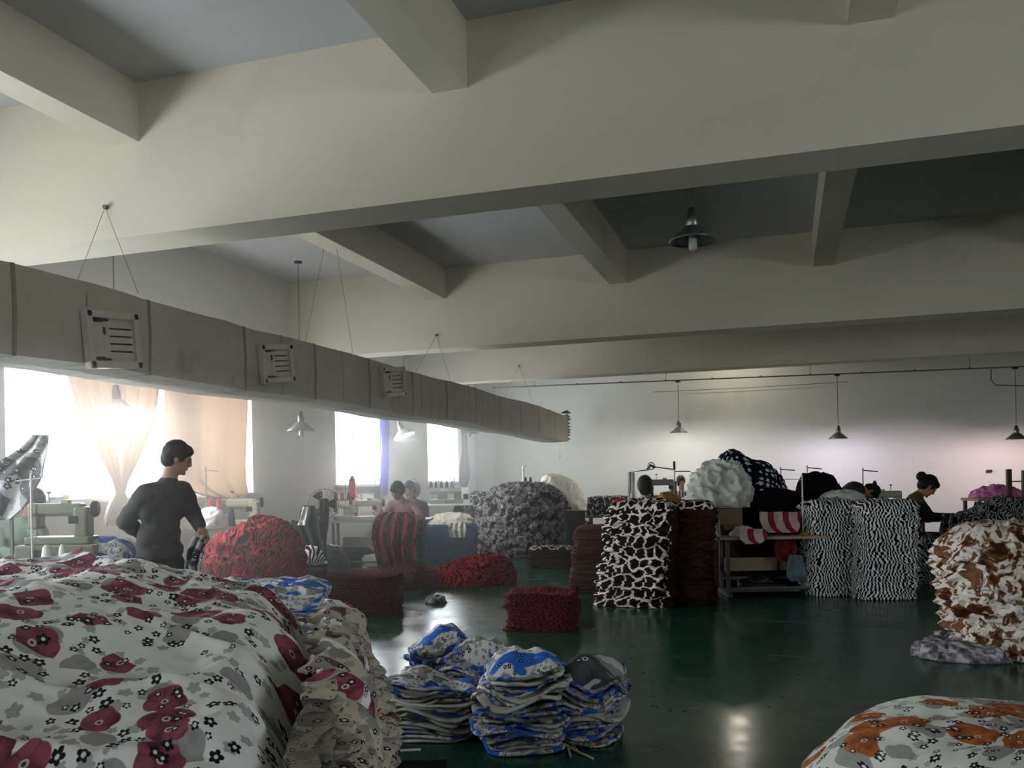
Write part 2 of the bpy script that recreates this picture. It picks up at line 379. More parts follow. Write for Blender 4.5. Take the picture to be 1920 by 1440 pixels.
# torn wrap at the open end
m = MB()
for k in range(9):
    z = 2.25+.07*k+random.uniform(-.02, .02); y = 18.24
    m.add([Vector((-4.43, y-.06, z)), Vector((-4.40, y+.10+random.uniform(-.03, .09), z+.03)), Vector((-4.45, y-.02, z+.09)), Vector((-4.62, y+.06, z+.04))], [(0, 1, 2), (1, 3, 2), (0, 3, 1)])
for v in range(len(m.v)): m.v[v] = (m.v[v][0]+4.75, m.v[v][1]-3, m.v[v][2]-2.55)
m.build('torn_wrap_end', M_duct2, dl)
for i, (px, py, hh, ww) in enumerate([(208, 638, .40, .50), (516, 682, .36, .52), (735, 716, .36, .62)]):
    c = PX(px, py, -4.43); R = Matrix.Translation(c-Vector((-4.75, 3, 2.55))) @ Matrix.Rotation(radians((6, 8, 7)[i]), 4, 'X')
    m = MB(); hw, hh = ww/2, hh/2
    for s_ in (-1, 1): m.box((.02, s_*(hw-.03), 0), (.05, .05, hh*2), R, .006); m.box((.02, 0, s_*(hh-.03)), (.05, hw*2, .05), R, .006)
    m.box((.005, -hw*.55, 0), (.02, hw*.9, hh*1.9), R); m.box((.005, 0, -hh*.78), (.02, hw*1.9, hh*.4), R); m.box((.005, 0, hh*.78), (.02, hw*1.9, hh*.4), R)
    g = m.build('vent_grille', M_vent, dl)
    MB().box((-.004, .0, 0), (.012, hw*1.8, hh*1.8), R).build('dark_opening', M_dark, g)
    for k in range(5):
        MB().box((.015, hw*.25, -hh*.52+k*hh*.26), (.006, hw*1.15, hh*.2), R @ Matrix.Rotation(0, 4, 'Y')).build('slat', M_vent, g)
    for v in range(3):
        s = MB().box((.02, -hw*.30, -hh*.4+v*hh*.35), (.008, .015, .05), R)
    s.build('clip', M_dark, g)
# hanging wires from hooks in the beams
for i, (hx, hy, Y, e) in enumerate([(197, 388, 5.33, [(168, 455), (213, 455)]), (818, 628, 11.48, [(790, 690), (850, 705)]), (973, 686, 15.68, [(962, 716), (990, 722)]), (622, 450, 8.6, [(608, 520), (652, 600)])]):
    a = PY(hx, hy, Y) if i != 3 else Vector((-4.75, 8.6, 4.46))
    m = MB(); m.tube([a+Vector((0, .05, 0)), a+Vector((0, -.01, 0))], .018)
    for sgn in (-1, 1): m.tube([a, Vector((-4.75+sgn*.31, Y-.15, 2.85))], .0025, 4)
    tag(m.build('hanging_wire', M_wire), ['thin wire pair from the hook in the nearest beam to the duct', 'thin wire pair from the hook in the second beam', 'thin wire pair by the duct end from the third beam', 'thin wire pair from the ceiling between first and second beams'][i], 'wire', 'wires holding the air duct')
a = PX(1048, 822, -4.6); m = MB().tube([a, a+Vector((0, 0, -.12)), a+Vector((.01, 0, -.3))], .006, 5); m.tube([a+Vector((.03, 0, 0)), a+Vector((.03, 0, -.2)), a+Vector((.01, 0, -.33))], .005, 5)
m.box(a+Vector((.01, 0, -.38)), (.04, .04, .09))
tag(m.build('pull_cord', M_white), 'white pull cord dangling under the open end of the duct', 'cord')

# ------------------------------------------------------------ pendant lamps
M_bulb = emit('lit_bulb', (1, 1, 1, 1), 14)
M_tube = plain('unlit_bulb', C(170, 172, 150), .3)
M_shade = plain('aluminium_shade', C(150, 150, 148), .3, .85)
M_shadew = plain('grey_enamel_shade', C(150, 152, 150), .4)
M_shaded = plain('dark_shade', C(62, 58, 52), .5)
def pendant(c, ztop, r, label, lit=0, colr=(1, 1, 1), tilt=0, m_sh=None, watt=30, cordm=None):
    """c = centre of the shade rim"""
    t = thing('pendant_lamp', label, 'lamp', c, 0, 'pendant lamps over the sewing tables')
    R = Matrix.Rotation(tilt, 4, 'Y')
    h = r*.62
    MB().tube([Vector((0, 0, ztop-c.z)), Vector((0, 0, h+.16*r/.19))], .006 if r < .3 else .012, 6).build('cord', cordm or M_wire, t)
    MB().lathe([(.001, .012), (.05, .01), (.055, -.02), (.001, -.03)], 12, Matrix.Translation((0, 0, ztop-c.z-.005))).build('ceiling_cap', M_dark, t)
    k = r/.19
    MB().lathe([(.012*k, h+.15*k), (.03*k, h+.14*k), (.03*k, h+.10*k), (.045*k, h+.09*k), (.05*k, h), (.04*k, h-.01)], 16, R).build('lamp_holder', M_steel, t, True)
    sh = MB().lathe([(.05*k, h), (.075*k, h*.93), (r*.6, h*.58), (r*.86, h*.25), (r, 0), (r*.985, -.004), (r*.84, h*.22), (r*.58, h*.52), (.05*k, h*.9)], 32, R).build('shade', m_sh or M_shade, t, True)
    if lit:
        l = bpy.data.lights.new('bulb_light', 'POINT'); l.energy = watt; l.color = colr; l.shadow_soft_size = .045
        o = bpy.data.objects.new('bulb_light', l); col.objects.link(o); o.parent = t; o.location = R @ Vector((0, 0, h*.05-.02))
        MB().lathe([(.02, h*.8), (.022, h*.3)], 12, R).build('bulb', M_bulb, t)
    else:
        MB().lathe([(.03*k, h*.8), (.034*k, -.02), (.034*k, -.06*k), (.02*k, -.075*k), (.001, -.075*k)], 12, R).build('bulb', M_tube, t, True)
    return t
CP = {}
c = P(218, 770, 9.4); pendant(c, ZC, .2, 'pendant lamp glaring in front of the tied beige curtain', 1, (1, .97, .9), 0, M_shadew, 160)
c = P(565, 808, 11.8); pendant(c, ZC, .19, 'unlit pale pendant lamp between the beige curtain and the second window', 0, m_sh=M_shadew)
c = P(758, 818, 15.2); pendant(c, ZC, .2, 'lit pendant lamp with tilted shade beside the purple curtain', 1, (1, 1, 1), radians(-22), M_shadew, 22)
c = P(880, 812, 17.0); pendant(c, ZC, .18, 'faint unlit pendant lamp before the farthest window', 0, m_sh=M_shadew)
for x, y, lb, cl, wt in ((1273, 812, 'pendant lamp with a white lit bulb beside the duct end, leftmost on the back rail', (1, 1, .98), 34), (1572, 823, 'pendant lamp casting a lilac pool on the wall, middle of the rail', (.86, .78, 1), 46), (1906, 824, 'pendant lamp at the bent pipe at the end of the rail', (1, .80, .86), 46)):
    c = PY(x, y, 18.2); zt = PY(x, 727-.04*(x-925), 18.2).z-.012
    pendant(c, zt, .19, lb, 1, cl, 0, M_shade, wt)
c = P(1299, 452, 6.3); pendant(c, ZC, .175, 'large unlit pendant lamp with a bright inner reflector high up near the big beam', 0, m_sh=M_shade)
# a bare bulb up behind the third beam, seen only as a streak in the floor
c = PY(1372, 660, 18.6); l = bpy.data.lights.new('bulb_light', 'POINT'); l.energy = 14; l.color = (1, .93, .75); l.shadow_soft_size = .06
t = thing('ceiling_bulb', 'bare bulb under the ceiling behind the third beam', 'lamp', c, 0)
o = bpy.data.objects.new('bulb_light', l); col.objects.link(o); o.parent = t; o.location = (0, 0, 0)
MB().tube([Vector((0, 0, ZC-c.z)), Vector((0, 0, .08))], .008).build('cord', M_wire, t)
# lighting rail and pipes on the back side
pa, pb = PY(925, 727, 18.2), PY(1925, 687, 18.2)
m = MB().tube([pa, pb], .014, 6)
for k in range(12):
    q = pa.lerp(pb, k/11); m.box(q+Vector((0, 0, .01)), (.035, .03, .035))
    if k % 3 == 1: m.tube([q, Vector((q.x, q.y, ZC))], .006, 5)
tag(m.build('lighting_rail', M_wire), 'thin steel lighting rail running in front of the back wall', 'rail')
pts = [PY(1225, 735, 19.6), PY(1400, 727, 19.6), PY(1590, 716, 19.6)]
tag(MB().tube(pts, .006, 6).build('wall_cable', M_wire), 'cable clipped along the back wall under the rail', 'cable')
pts = [PY(1858, 692, 18.3), PY(1858, 712, 18.3), PY(1866, 722, 18.3), PY(1935, 724, 18.3)]
tag(MB().tube(pts, .012, 6).build('wall_pipe', M_wire), 'bent conduit loop dropping from the rail above the last lamp', 'pipe')

# ------------------------------------------------------------ curtains
def cloth_mat(name, c, trans=.5, rough=.9):
    m = bpy.data.materials.new(name); m.use_nodes = True; t = m.node_tree; t.nodes.clear()
    o = t.nodes.new('ShaderNodeOutputMaterial'); d = t.nodes.new('ShaderNodeBsdfDiffuse'); r = t.nodes.new('ShaderNodeBsdfTranslucent'); x = t.nodes.new('ShaderNodeMixShader')
    n_ = t.nodes.new('ShaderNodeTexNoise'); n_.inputs['Scale'].default_value = 3; mi = t.nodes.new('ShaderNodeMix'); mi.data_type = 'RGBA'
    t.links.new(n_.outputs[0], mi.inputs[0]); mi.inputs[6].default_value = c; mi.inputs[7].default_value = tuple(q*.85 for q in c[:3])+(1,)
    t.links.new(mi.outputs[2], d.inputs[0]); t.links.new(mi.outputs[2], r.inputs[0]); x.inputs[0].default_value = trans
    t.links.new(d.outputs[0], x.inputs[1]); t.links.new(r.outputs[0], x.inputs[2]); t.links.new(x.outputs[0], o.inputs[0]); return m
M_cur = cloth_mat('beige_curtain', C(220, 202, 184), .30)
M_cur2 = cloth_mat('purple_curtain', C(120, 110, 190), .45)
M_cur3 = cloth_mat('grey_curtain', C(110, 106, 104), .15)
def at_wall(px, py, off=.12): return PX(px, py, XL+off)
# tied curtain: silhouettes left/right edges by height
def sheet(name, rows, mat, fold, nf, label, cat, off=.1, nu=60, ph=0):
    """rows = (left px, right px, y px) from top to bottom, on the plane just before the left wall"""
    t = MB(); R = len(rows)
    def fn(u, v):
        f = v*(R-1); i = min(int(f), R-2); k = f-i
        l, r, y = [rows[i][q]*(1-k)+rows[i+1][q]*k for q in range(3)]
        p = at_wall(l+(r-l)*u, y, off); wd = (r-l)
        p.x += fold*(min(1, wd/60)*.7+.3)*sin(u*nf*2*pi+ph+1.2*sin(v*3))+.03*nz(u*3, v*4, ph)+fold
        return p, (u, v)
    t.grid(fn, nu, 40); o = t.build(name, mat, None, True); tag(o, label, cat)
    s = o.modifiers.new('thick', 'SOLIDIFY'); s.thickness = .004
    return o
sheet('curtain', [(108, 290, 690), (118, 292, 720), (130, 285, 760), (150, 270, 810), (175, 250, 860), (203, 229, 905), (207, 225, 925), (200, 232, 940), (190, 226, 965), (187, 222, 985)], M_cur, .045, 7, 'beige curtain tied to a knot in the middle of the first window', 'curtain', .16)
sheet('curtain', [(303, 462, 700), (302, 461, 730), (300, 456, 800), (300, 453, 870), (310, 453, 905), (345, 458, 922), (400, 455, 935), (425, 452, 955)], M_cur, .03, 3, 'wide beige curtain spread flat over the window behind the standing person', 'curtain', .14)
sheet('curtain', [(712, 722, 752), (709, 727, 800), (712, 725, 850), (708, 724, 905), (710, 723, 930)], M_cur2, .03, 3, 'narrow purple curtain bunched at the second window', 'curtain', .1)
sheet('curtain', [(862, 876, 770), (862, 872, 800), (860, 874, 850), (857, 877, 885), (858, 875, 905), (864, 870, 914)], M_cur3, .03, 3, 'grey curtain twisted beside the farthest window', 'curtain', .1)
# things on the sill
c = PX(120, 936, XL+.03); tag(MB().lathe([(.03, 0), (.05, 0), (.05, .05), (.03, .05), (.03, 0)], 16, Matrix.Translation((c.x, c.y, 1.33))).build('tape_roll', plain('yellow_tape', C(190, 170, 60), .4)), 'yellow tape roll standing on the window sill', 'tape')
c = PX(104, 937, XL+.03); tag(MB().box((c.x, c.y, 1.345), (.08, .22, .03), None, .004).build('tool_case', M_steel), 'flat dark case lying on the sill beside the yellow tape', 'case')
# ------------------------------------------------------------ fabrics
F_maroon = floral('maroon_floral_cloth', C(150, 78, 98), C(94, 42, 58), C(240, 238, 234), .68, None, .62)
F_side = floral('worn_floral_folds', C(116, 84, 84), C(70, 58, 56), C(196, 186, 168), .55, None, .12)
F_orange = floral('orange_floral_cloth', C(176, 104, 52), C(120, 62, 26), C(214, 214, 208), .52, None, .72)
F_blue = floral('blue_floral_cloth', C(44, 96, 176), C(26, 52, 110), C(226, 226, 224), .42, C(40, 104, 198), .1)
F_grey = floral('grey_floral_cloth', C(92, 92, 96), C(62, 62, 66), C(198, 198, 196), 1.1, None, .7)
F_fold = blotch('blue_cloth_folds', [(.30, C(20, 22, 28)), (.42, C(96, 94, 92)), (.5, C(180, 178, 170)), (.56, C(44, 96, 184)), (.66, C(24, 36, 66)), (.75, C(150, 148, 142))], 6, .9, .35, .05)
F_edge = blotch('pale_cloth_edges', [(.34, C(40, 38, 40)), (.44, C(188, 186, 180)), (.56, C(210, 208, 200)), (.64, C(90, 88, 88)), (.72, C(40, 70, 140))], 4, .9, .3, .05)
F_red = zebra('red_zebra_cloth', C(18, 6, 10), C(108, 14, 34), .05, .42, .6, .9, .03, 5)
F_redd = zebra('dark_red_zebra_cloth', C(30, 8, 12), C(88, 16, 26), .05, .42, .6, .9, .03, 7)
F_redh = zebra('bright_red_zebra_cloth', C(28, 7, 11), C(150, 20, 30), .045, .40, .56, .9, .03, 6)
F_zeb = zebra('black_white_zebra_cloth', C(14, 14, 15), C(222, 220, 220), .040, .47, .57, .95, .016, 6)
F_zebh = zebra('loose_zebra_cloth', C(16, 16, 18), C(160, 160, 162), .05, .48, .6, .95, .035, 7)
F_gir = giraffe('giraffe_print_cloth', C(34, 20, 18), C(226, 220, 208), 8.8, .088)
F_gir2 = giraffe('coarse_giraffe_cloth', C(34, 18, 22), C(214, 210, 206), 7, .06)
F_brown = blotch('brown_folded_cloth', [(.3, C(34, 20, 14)), (.5, C(58, 36, 26)), (.7, C(78, 52, 38))], 9, .95, .4)
F_brown2 = blotch('mauve_brown_folded_cloth', [(.3, C(40, 24, 22)), (.5, C(66, 42, 36)), (.75, C(86, 58, 44))], 3, .95, .4)
F_mound = blotch('grey_brown_rag_cloth', [(.36, C(14, 12, 12)), (.47, C(44, 38, 36)), (.53, C(168, 164, 160)), (.57, C(40, 34, 32)), (.68, C(190, 186, 182))], 7, .95, .9, .12)
F_leo = blotch('brown_white_fleece', [(.38, C(64, 38, 24)), (.445, C(124, 84, 54)), (.475, C(222, 214, 202)), (.545, C(228, 222, 212)), (.575, C(104, 70, 46)), (.66, C(140, 100, 70)), (.70, C(60, 44, 36))], 6.5, .97, .9, .2)
F_scrap = blotch('grey_fleece_scrap', [(.35, C(52, 46, 50)), (.5, C(128, 122, 126)), (.62, C(196, 194, 196))], 12, .97, 1.0)
F_star = stars('starry_navy_cloth', C(16, 18, 38), C(224, 226, 232), 13)
F_black = blotch('black_fleece', [(.4, C(10, 9, 10)), (.75, C(24, 20, 22))], 12, .97, .6)
F_blackred = blotch('black_red_fleece', [(.4, C(12, 10, 12)), (.66, C(20, 16, 18)), (.70, C(150, 26, 34)), (.74, C(40, 14, 18))], 5, .97, .5)
F_cream = blotch('cream_cloth', [(.3, C(186, 180, 160)), (.7, C(222, 216, 198))], 4, .9, .4)
F_plast = blotch('grey_white_sheeting', [(.3, C(160, 158, 150)), (.6, C(206, 206, 200)), (.8, C(222, 222, 218))], 3, .5, .4)
F_must = plain('mustard_cloth', C(150, 116, 52), .85, bump=.4)
F_band = bands('red_white_banded_cloth', C(214, 190, 190), C(150, 22, 38), .19, .58)
F_pink = blotch('pink_cloth', [(.35, C(196, 96, 160)), (.55, C(232, 150, 196)), (.7, C(214, 170, 220))], 9, .9, .6)
F_redb = plain('crimson_cloth', C(190, 28, 60), .6, bump=.3)
F_white = blotch('white_cloth', [(.3, C(190, 188, 184)), (.7, C(226, 226, 222))], 5, .9, .4)

# ------------------------------------------------------------ piles
def perim(t, n=5.0):
    a = 2*pi*t; c, s = cos(a), sin(a); e = 2/n
    return (abs(c)**e*(1 if c >= 0 else -1), abs(s)**e*(1 if s >= 0 else -1))
def stack_mb(w, d, h, n, seed, M=96, prof=None, jit=.012, rag=.012, dome=.03, wob=.01, sharp=5, sag=0, layer_uv=True, faces=None, cap=True, proud=.006, lean=(0, 0), capfold=.01, uvs=1.0, outl=.0):
    """a pile of n folded layers: each layer a rounded lip that stands proud of its joints"""
    m = MB(); th = h/n; rnd = random.Random(seed); per = []
    for k in range(M+1):
        x, y = perim(k/M, sharp); per.append((x, y))
    s = [0]
    for k in range(M): s.append(s[-1]+sqrt(((per[k+1][0]-per[k][0])*w/2)**2+((per[k+1][1]-per[k][1])*d/2)**2))
    ox = oy = 0; rows = []
    for i in range(n):
        t = (i+.5)/n; sc_ = prof(t) if prof else 1
        ox += rnd.uniform(-1, 1)*jit; oy += rnd.uniform(-1, 1)*jit; ox *= .85; oy *= .85
        jx, jy = ox+rnd.uniform(-1, 1)*jit*.7, oy+rnd.uniform(-1, 1)*jit*.7
        if rnd.random() < outl: jx -= rnd.uniform(.02, .07)
        ju = rnd.uniform(-.5, .5)*(1 if layer_uv is True else 0) + rnd.uniform(-1, 1)*(0 if layer_uv is True else float(layer_uv))
        for q, (dzf, inset) in enumerate(((.06, 1), (.5, 0), (.94, 1))):
            ring = []
            for k in range(M+1):
                kk = k % M; x, y = per[kk]; z = (i+dzf)*th
                r = rag*mn.noise(Vector((x*2.2+seed, y*2.2, i*.8)))*1.6 + rag*.7*mn.noise(Vector((x*7+seed, y*7, i*1.7)))
                e = 1 - 0
                px = x*(w/2*sc_ + r - inset*proud)+jx+lean[0]*t*h; py = y*(d/2*sc_ + r - inset*proud)+jy+lean[1]*t*h
                zz = z + wob*(t)*mn.noise(Vector((x*3+seed, y*3, i*.12))) + wob*.35*t*mn.noise(Vector((x*9, y*9+seed, i*.4))) - sag*t*h*((x*x+y*y)/2)**2
                ring.append(((px, py, max(zz, .002*(i+1)*.2)), (s[k]*uvs+ju, z*uvs)))
            rows.append(ring)
    base = len(m.v)
    for ring in rows: m.v += [p for p, _ in ring[:M]]
    R = len(rows)
    for j in range(R-1):
        for k in range(M):
            k2 = (k+1) % M; a = base+j*M; mi = faces((per[k][0]+per[k2][0])/2, (per[k][1]+per[k2][1])/2, j/R) if faces else 0
            m.face([a+k, a+k2, a+M+k2, a+M+k], [rows[j][k][1], rows[j][k+1][1], (rows[j][k+1][1][0] if (j % 3) != 2 else rows[j][k+1][1][0], rows[j+1][k+1][1][1]), (rows[j][k][1][0], rows[j+1][k][1][1])], mi)
    if cap:
        top = rows[-1]; cx = sum(p[0][0] for p in top[:M])/M; cy = sum(p[0][1] for p in top[:M])/M; K = 9
        prev = [base+(R-1)*M+k for k in range(M)]; pv = [p[0] for p in top[:M]]
        for r in range(1, K+1):
            f = 1-r/K*.98; cur = []; pc = []
            for k in range(M):
                x0, y0, z0 = top[k][0]; x, y = cx+(x0-cx)*f, cy+(y0-cy)*f
                z = z0*f+(1-f)*h + dome*(1-f*f*f*f) + capfold*(1-abs(2*mn.noise(Vector((x*5+seed, y*5, 3)))))*min(1, (1-f)*6) + capfold*.5*mn.noise(Vector((x*16+seed, y*16, 3)))
                pc.append((x, y, z)); m.v.append((x, y, z)); cur.append(len(m.v)-1)
            for k in range(M):
                k2 = (k+1) % M
                m.face([prev[k], prev[k2], cur[k2], cur[k]], [(q[0]*uvs, q[1]*uvs) for q in (pv[k], pv[k2], pc[k2], pc[k])], faces(0, 0, 2) if faces else 0)
            prev, pv = cur, pc
        m.face(prev, [(q[0]*uvs, q[1]*uvs) for q in pv], faces(0, 0, 2) if faces else 0)
    m.face([base+k for k in range(M)][::-1], [(0, 0)]*M)
    return m
def heap_mb(w, d, h, seed, M=110, K=56, p1=.8, p2=.75, fold=.06, ff=3.0, n=2.4, skew=(0, 0), uvs=1.0, stretch=(1, 1, 1), shape=None, fine=.35):
    m = MB(); rows = []; arc = 0; last = None
    for j in range(K+1):
        ph = (j/K)*pi/2; rad = max(1e-4, sin(ph))**p1; zz = max(0, cos(ph))**p2
        if last: arc += sqrt(((rad-last[0])*w/2)**2+((zz-last[1])*h)**2)
        last = (rad, zz); row = []
        for k in range(M+1):
            t = (k % M)/M; x, y = perim(t, n); L = sqrt((x*w/2)**2+(y*d/2)**2)/((w+d)/4)
            hh = shape(x*rad, y*rad) if shape else 1
            p = Vector((x*rad*w/2+skew[0]*zz*h, y*rad*d/2+skew[1]*zz*h, zz*h*hh))
            q = Vector((p.x*ff*stretch[0]+seed*3.1, p.y*ff*stretch[1], p.z*ff*stretch[2]))
            wv = Vector((mn.noise(q*.6), mn.noise(q*.6+Vector((5, 5, 5))), mn.noise(q*.6+Vector((9, 1, 4)))))*.8
            f1 = 1-2*abs(mn.noise(q+wv)); f2 = 1-2*abs(mn.noise(q*2.3+wv*1.5)); f3 = mn.noise(q*5.5+wv)
            dsp = fold*(f1*.62+f2*fine+f3*.2)
            nrm = Vector((x*rad, y*rad, zz*.9+.05)).normalized(); edge = min(1, (K-j)/4+.25)
            p += nrm*dsp; p.z = max(.003+.004*(K-j)/K, p.z if j < K else .003)
            row.append((p, (arc*cos(2*pi*k/M)*uvs+.1*wv.x, arc*sin(2*pi*k/M)*uvs+.1*wv.y)))
        rows.append(row)
    b = len(m.v)
    for r in rows: m.v += [tuple(p) for p, _ in r[:M]]
    for j in range(K):
        for k in range(M):
            k2 = (k+1) % M; a = b+j*M
            m.face([a+k, a+M+k, a+M+k2, a+k2], [rows[j][k][1], rows[j+1][k][1], rows[j+1][k+1][1], rows[j][k+1][1]])
    m.face([b+K*M+k for k in range(M)][::-1], [(0, 0)]*M)
    return m
def pile(name, mb, mats, loc, rz, label, cat='fabric pile', group=None, smooth=True):
    o = mb.build(name, mats, None, smooth); o.location = loc; o.rotation_euler = (0, 0, rz); tag(o, label, cat, group); return o
V0 = YAW

# foreground drape, lower left: a sheet thrown over a big crumpled stack
def lerp_tab(tab, x):
    for (a, b), (c, d) in zip(tab, tab[1:]):
        if x <= c: k = max(0, (x-a)/(c-a)); return b+(d-b)*k
    return tab[-1][1]
t0 = thing('draped_fabric_heap', 'huge white heap of cloth with maroon flowers, dark blossoms and crumpled side folds', 'fabric heap', Vector((0, 0, 0))+FV*3.1-RV*1.7, V0)
CR, CD = -1.7, 3.1
def loc_(r, d, z): return Vector((r-CR, d-CD, z))
core = MB()
# core body hidden under the sheet
N = 26
topf = lambda r: lerp_tab([(-3.6, 1.08), (-2.2, 1.06), (-1.7, 1.02), (-1.3, .93), (-1.0, .90), (-.8, .86), (-.6, .78)], r)
cr = [(-3.5, 1.9), (-.72, 1.9), (-.60, 3.0), (-.70, 4.35), (-3.5, 4.35)]
def sheet_pt(u, v):
    # u 0..1 left->right, v 0..1 back->front then down
    d = 4.45 - 2.75*v; re = -.50-.22*(d-2); r = -3.7+(re+3.7)*u; e = max(0, (u-.90)/.10)
    z = topf(r)
    back = max(0, (v-.0)); z -= .42*max(0, .09-v)/.09*.6
    z -= .52*max(0, v-.42)**1.5*1.5
    z -= .30*e**2.2
    z += .035*sin(3.1*r+1.2)*(1-v)
    # long sweeping folds
    a = r*1.1+v*2.3; s = .0
    q = Vector((r*1.2+v*1.0, v*2.2-r*.5, 0))
    s += .045*(1-2*abs(mn.noise(Vector((q.x*1.5, q.y*.8, 1)))))
    hang = max(0, v-.35)/.65
    sw = v*9.0+3.0*(u-.55)**2*4+1.2*mn.noise(Vector((u*4, v*2, 5)))
    s += .070*hang*(1.25-.5*u)*(1-abs(sin(sw*2.9+.8*sin(r*3)))**.7)*(.55+.9*abs(mn.noise(Vector((u*4, v*1.5, 8)))))*1.6
    s += .030*(1-hang*.5)*(1-2*abs(mn.noise(Vector((r*1.6+d*2.4, d*.9-r*1.2, 4.4)))))**3
    lf = max(0, .42-u)/.42
    s += .085*lf*(1-abs(sin(r*4.6+v*4.0+1.3*mn.noise(Vector((r*2, v*3, 2)))))**.7)*(.4+.6*(1-hang))
    s += .018*mn.noise(Vector((r*7, d*7, 2))) + .006*mn.noise(Vector((r*19, d*19, 2)))
    rg = max(0, (u-.78)/.22); s += .03*rg*abs(sin(d*7+2*mn.noise(Vector((d*3, u*9, 1)))))
    r2 = r+.05*e*sin(d*6)+.02*mn.noise(Vector((d*4, 0, 7)))
    return Vector((r2, d, z+s))
m = MB()
def fn(u, v):
    p = sheet_pt(u, v); return loc_(p.x, p.y, p.z), (p.x*.98, p.y*.98+.35*v)
m.grid(fn, 260, 200)
o = m.build('top_sheet', F_maroon, t0, True); s_ = o.modifiers.new('thick', 'SOLIDIFY'); s_.thickness = .006; s_.offset = -1
# crumpled layers on the right flank and the lower front
rnd = random.Random(3)
prof_r = lambda z: -.66+.06*sin(z*5)-.05*(z > .65)*(z-.65)*4
nl = 24
for i in range(nl):
    z = .02+i*(.80/nl); m = MB(); wl = rnd.uniform(.03, .05); ph = rnd.uniform(0, 9); N = 150
    d0, d1 = 4.35-rnd.uniform(0, .12), 1.75
    def pt(u, v):
        d = d0+(d1-d0)*u; r = -.37-.15*(d-2)+.06*sin(z*5)-.32*max(0, z-.55)+.05*mn.noise(Vector((d*2.2, z*6, 3)))+.045*mn.noise(Vector((d*6+ph, z*3, 1)))
        a = v*2*pi; lum = .6+.55*abs(mn.noise(Vector((d*5+ph, i, 0))))*2
        rr = wl*lum
        zc_ = z+.05*mn.noise(Vector((d*2.5, i*.3, 5)))+.028*mn.noise(Vector((d*8+ph, 1, 5)))
        if u < .06: r -= (.06-u)*4
        tip = min(1, (1-u)*12, u*14+.15)
        return loc_(r+cos(a)*rr*1.5*tip-.02, d+.3*.0, max(.01, min(zc_+sin(a)*rr*.62*tip, topf(r-.25)-.06-.5*max(0,(2.9-d)*.35)))), (d*1.0+ph, v*.22+i*.37)
    m.grid(pt, N, 10); m.build('crumpled_fold', F_side, t0, True)
m = MB()
for (a, b) in (((-3.6, 4.3), (-.78, 4.3)),): pass
m.box(loc_(-2.4, 3.15, .3), (2.2, 2.2, .6)); m.build('inner_bundle', F_side, t0)
# loose folds hanging over the flank under the hem
for i in range(17):
    dd = 4.2-i*.145; m = MB(); r0 = -.50-.20*(dd-2)+.02*sin(i*2.1); L = rnd.uniform(.18, .42); tw = rnd.uniform(-.25, .25); wd = rnd.uniform(.06, .11)
    def pt(u, v):
        a = (u-.5)*2; q = v
        return loc_(r0+.16*sin(min(1, q*1.6)*pi/2)+.03*cos(a*2.4)+.02*mn.noise(Vector((u*3, v*4, i))), dd+a*wd*(1-.35*q)+tw*q, topf(r0-.1)-.04-.25*max(0,2.9-dd)-L*q*q-.05*q+.015*cos(a*3)), (u*.25+i*.31, v*.5)
    m.grid(pt, 10, 18); o = m.build('hanging_fold', F_side if i % 3 else F_maroon, t0, True); q = o.modifiers.new('thick', 'SOLIDIFY'); q.thickness = .012

# blue-white pile behind it
c = P(455, 1105, 5.35)
pile('folded_cloth_stack', stack_mb(1.0, .62, .80, 26, 11, dome=.03, rag=.02, jit=.012, wob=.03, capfold=.03), [F_blue], (c.x, c.y, 0), V0+.1, 'blue and white floral stack beside the standing man', 'fabric stack')
c = P(205, 1049, 6.75)
pile('cloth_bundle', heap_mb(.42, .3, .16, 5, 60, 30, fold=.03, ff=6), [F_blue], (c.x, c.y, c.z), V0, 'small blue and white bundle lying on the plank behind the left machine', 'fabric bundle')

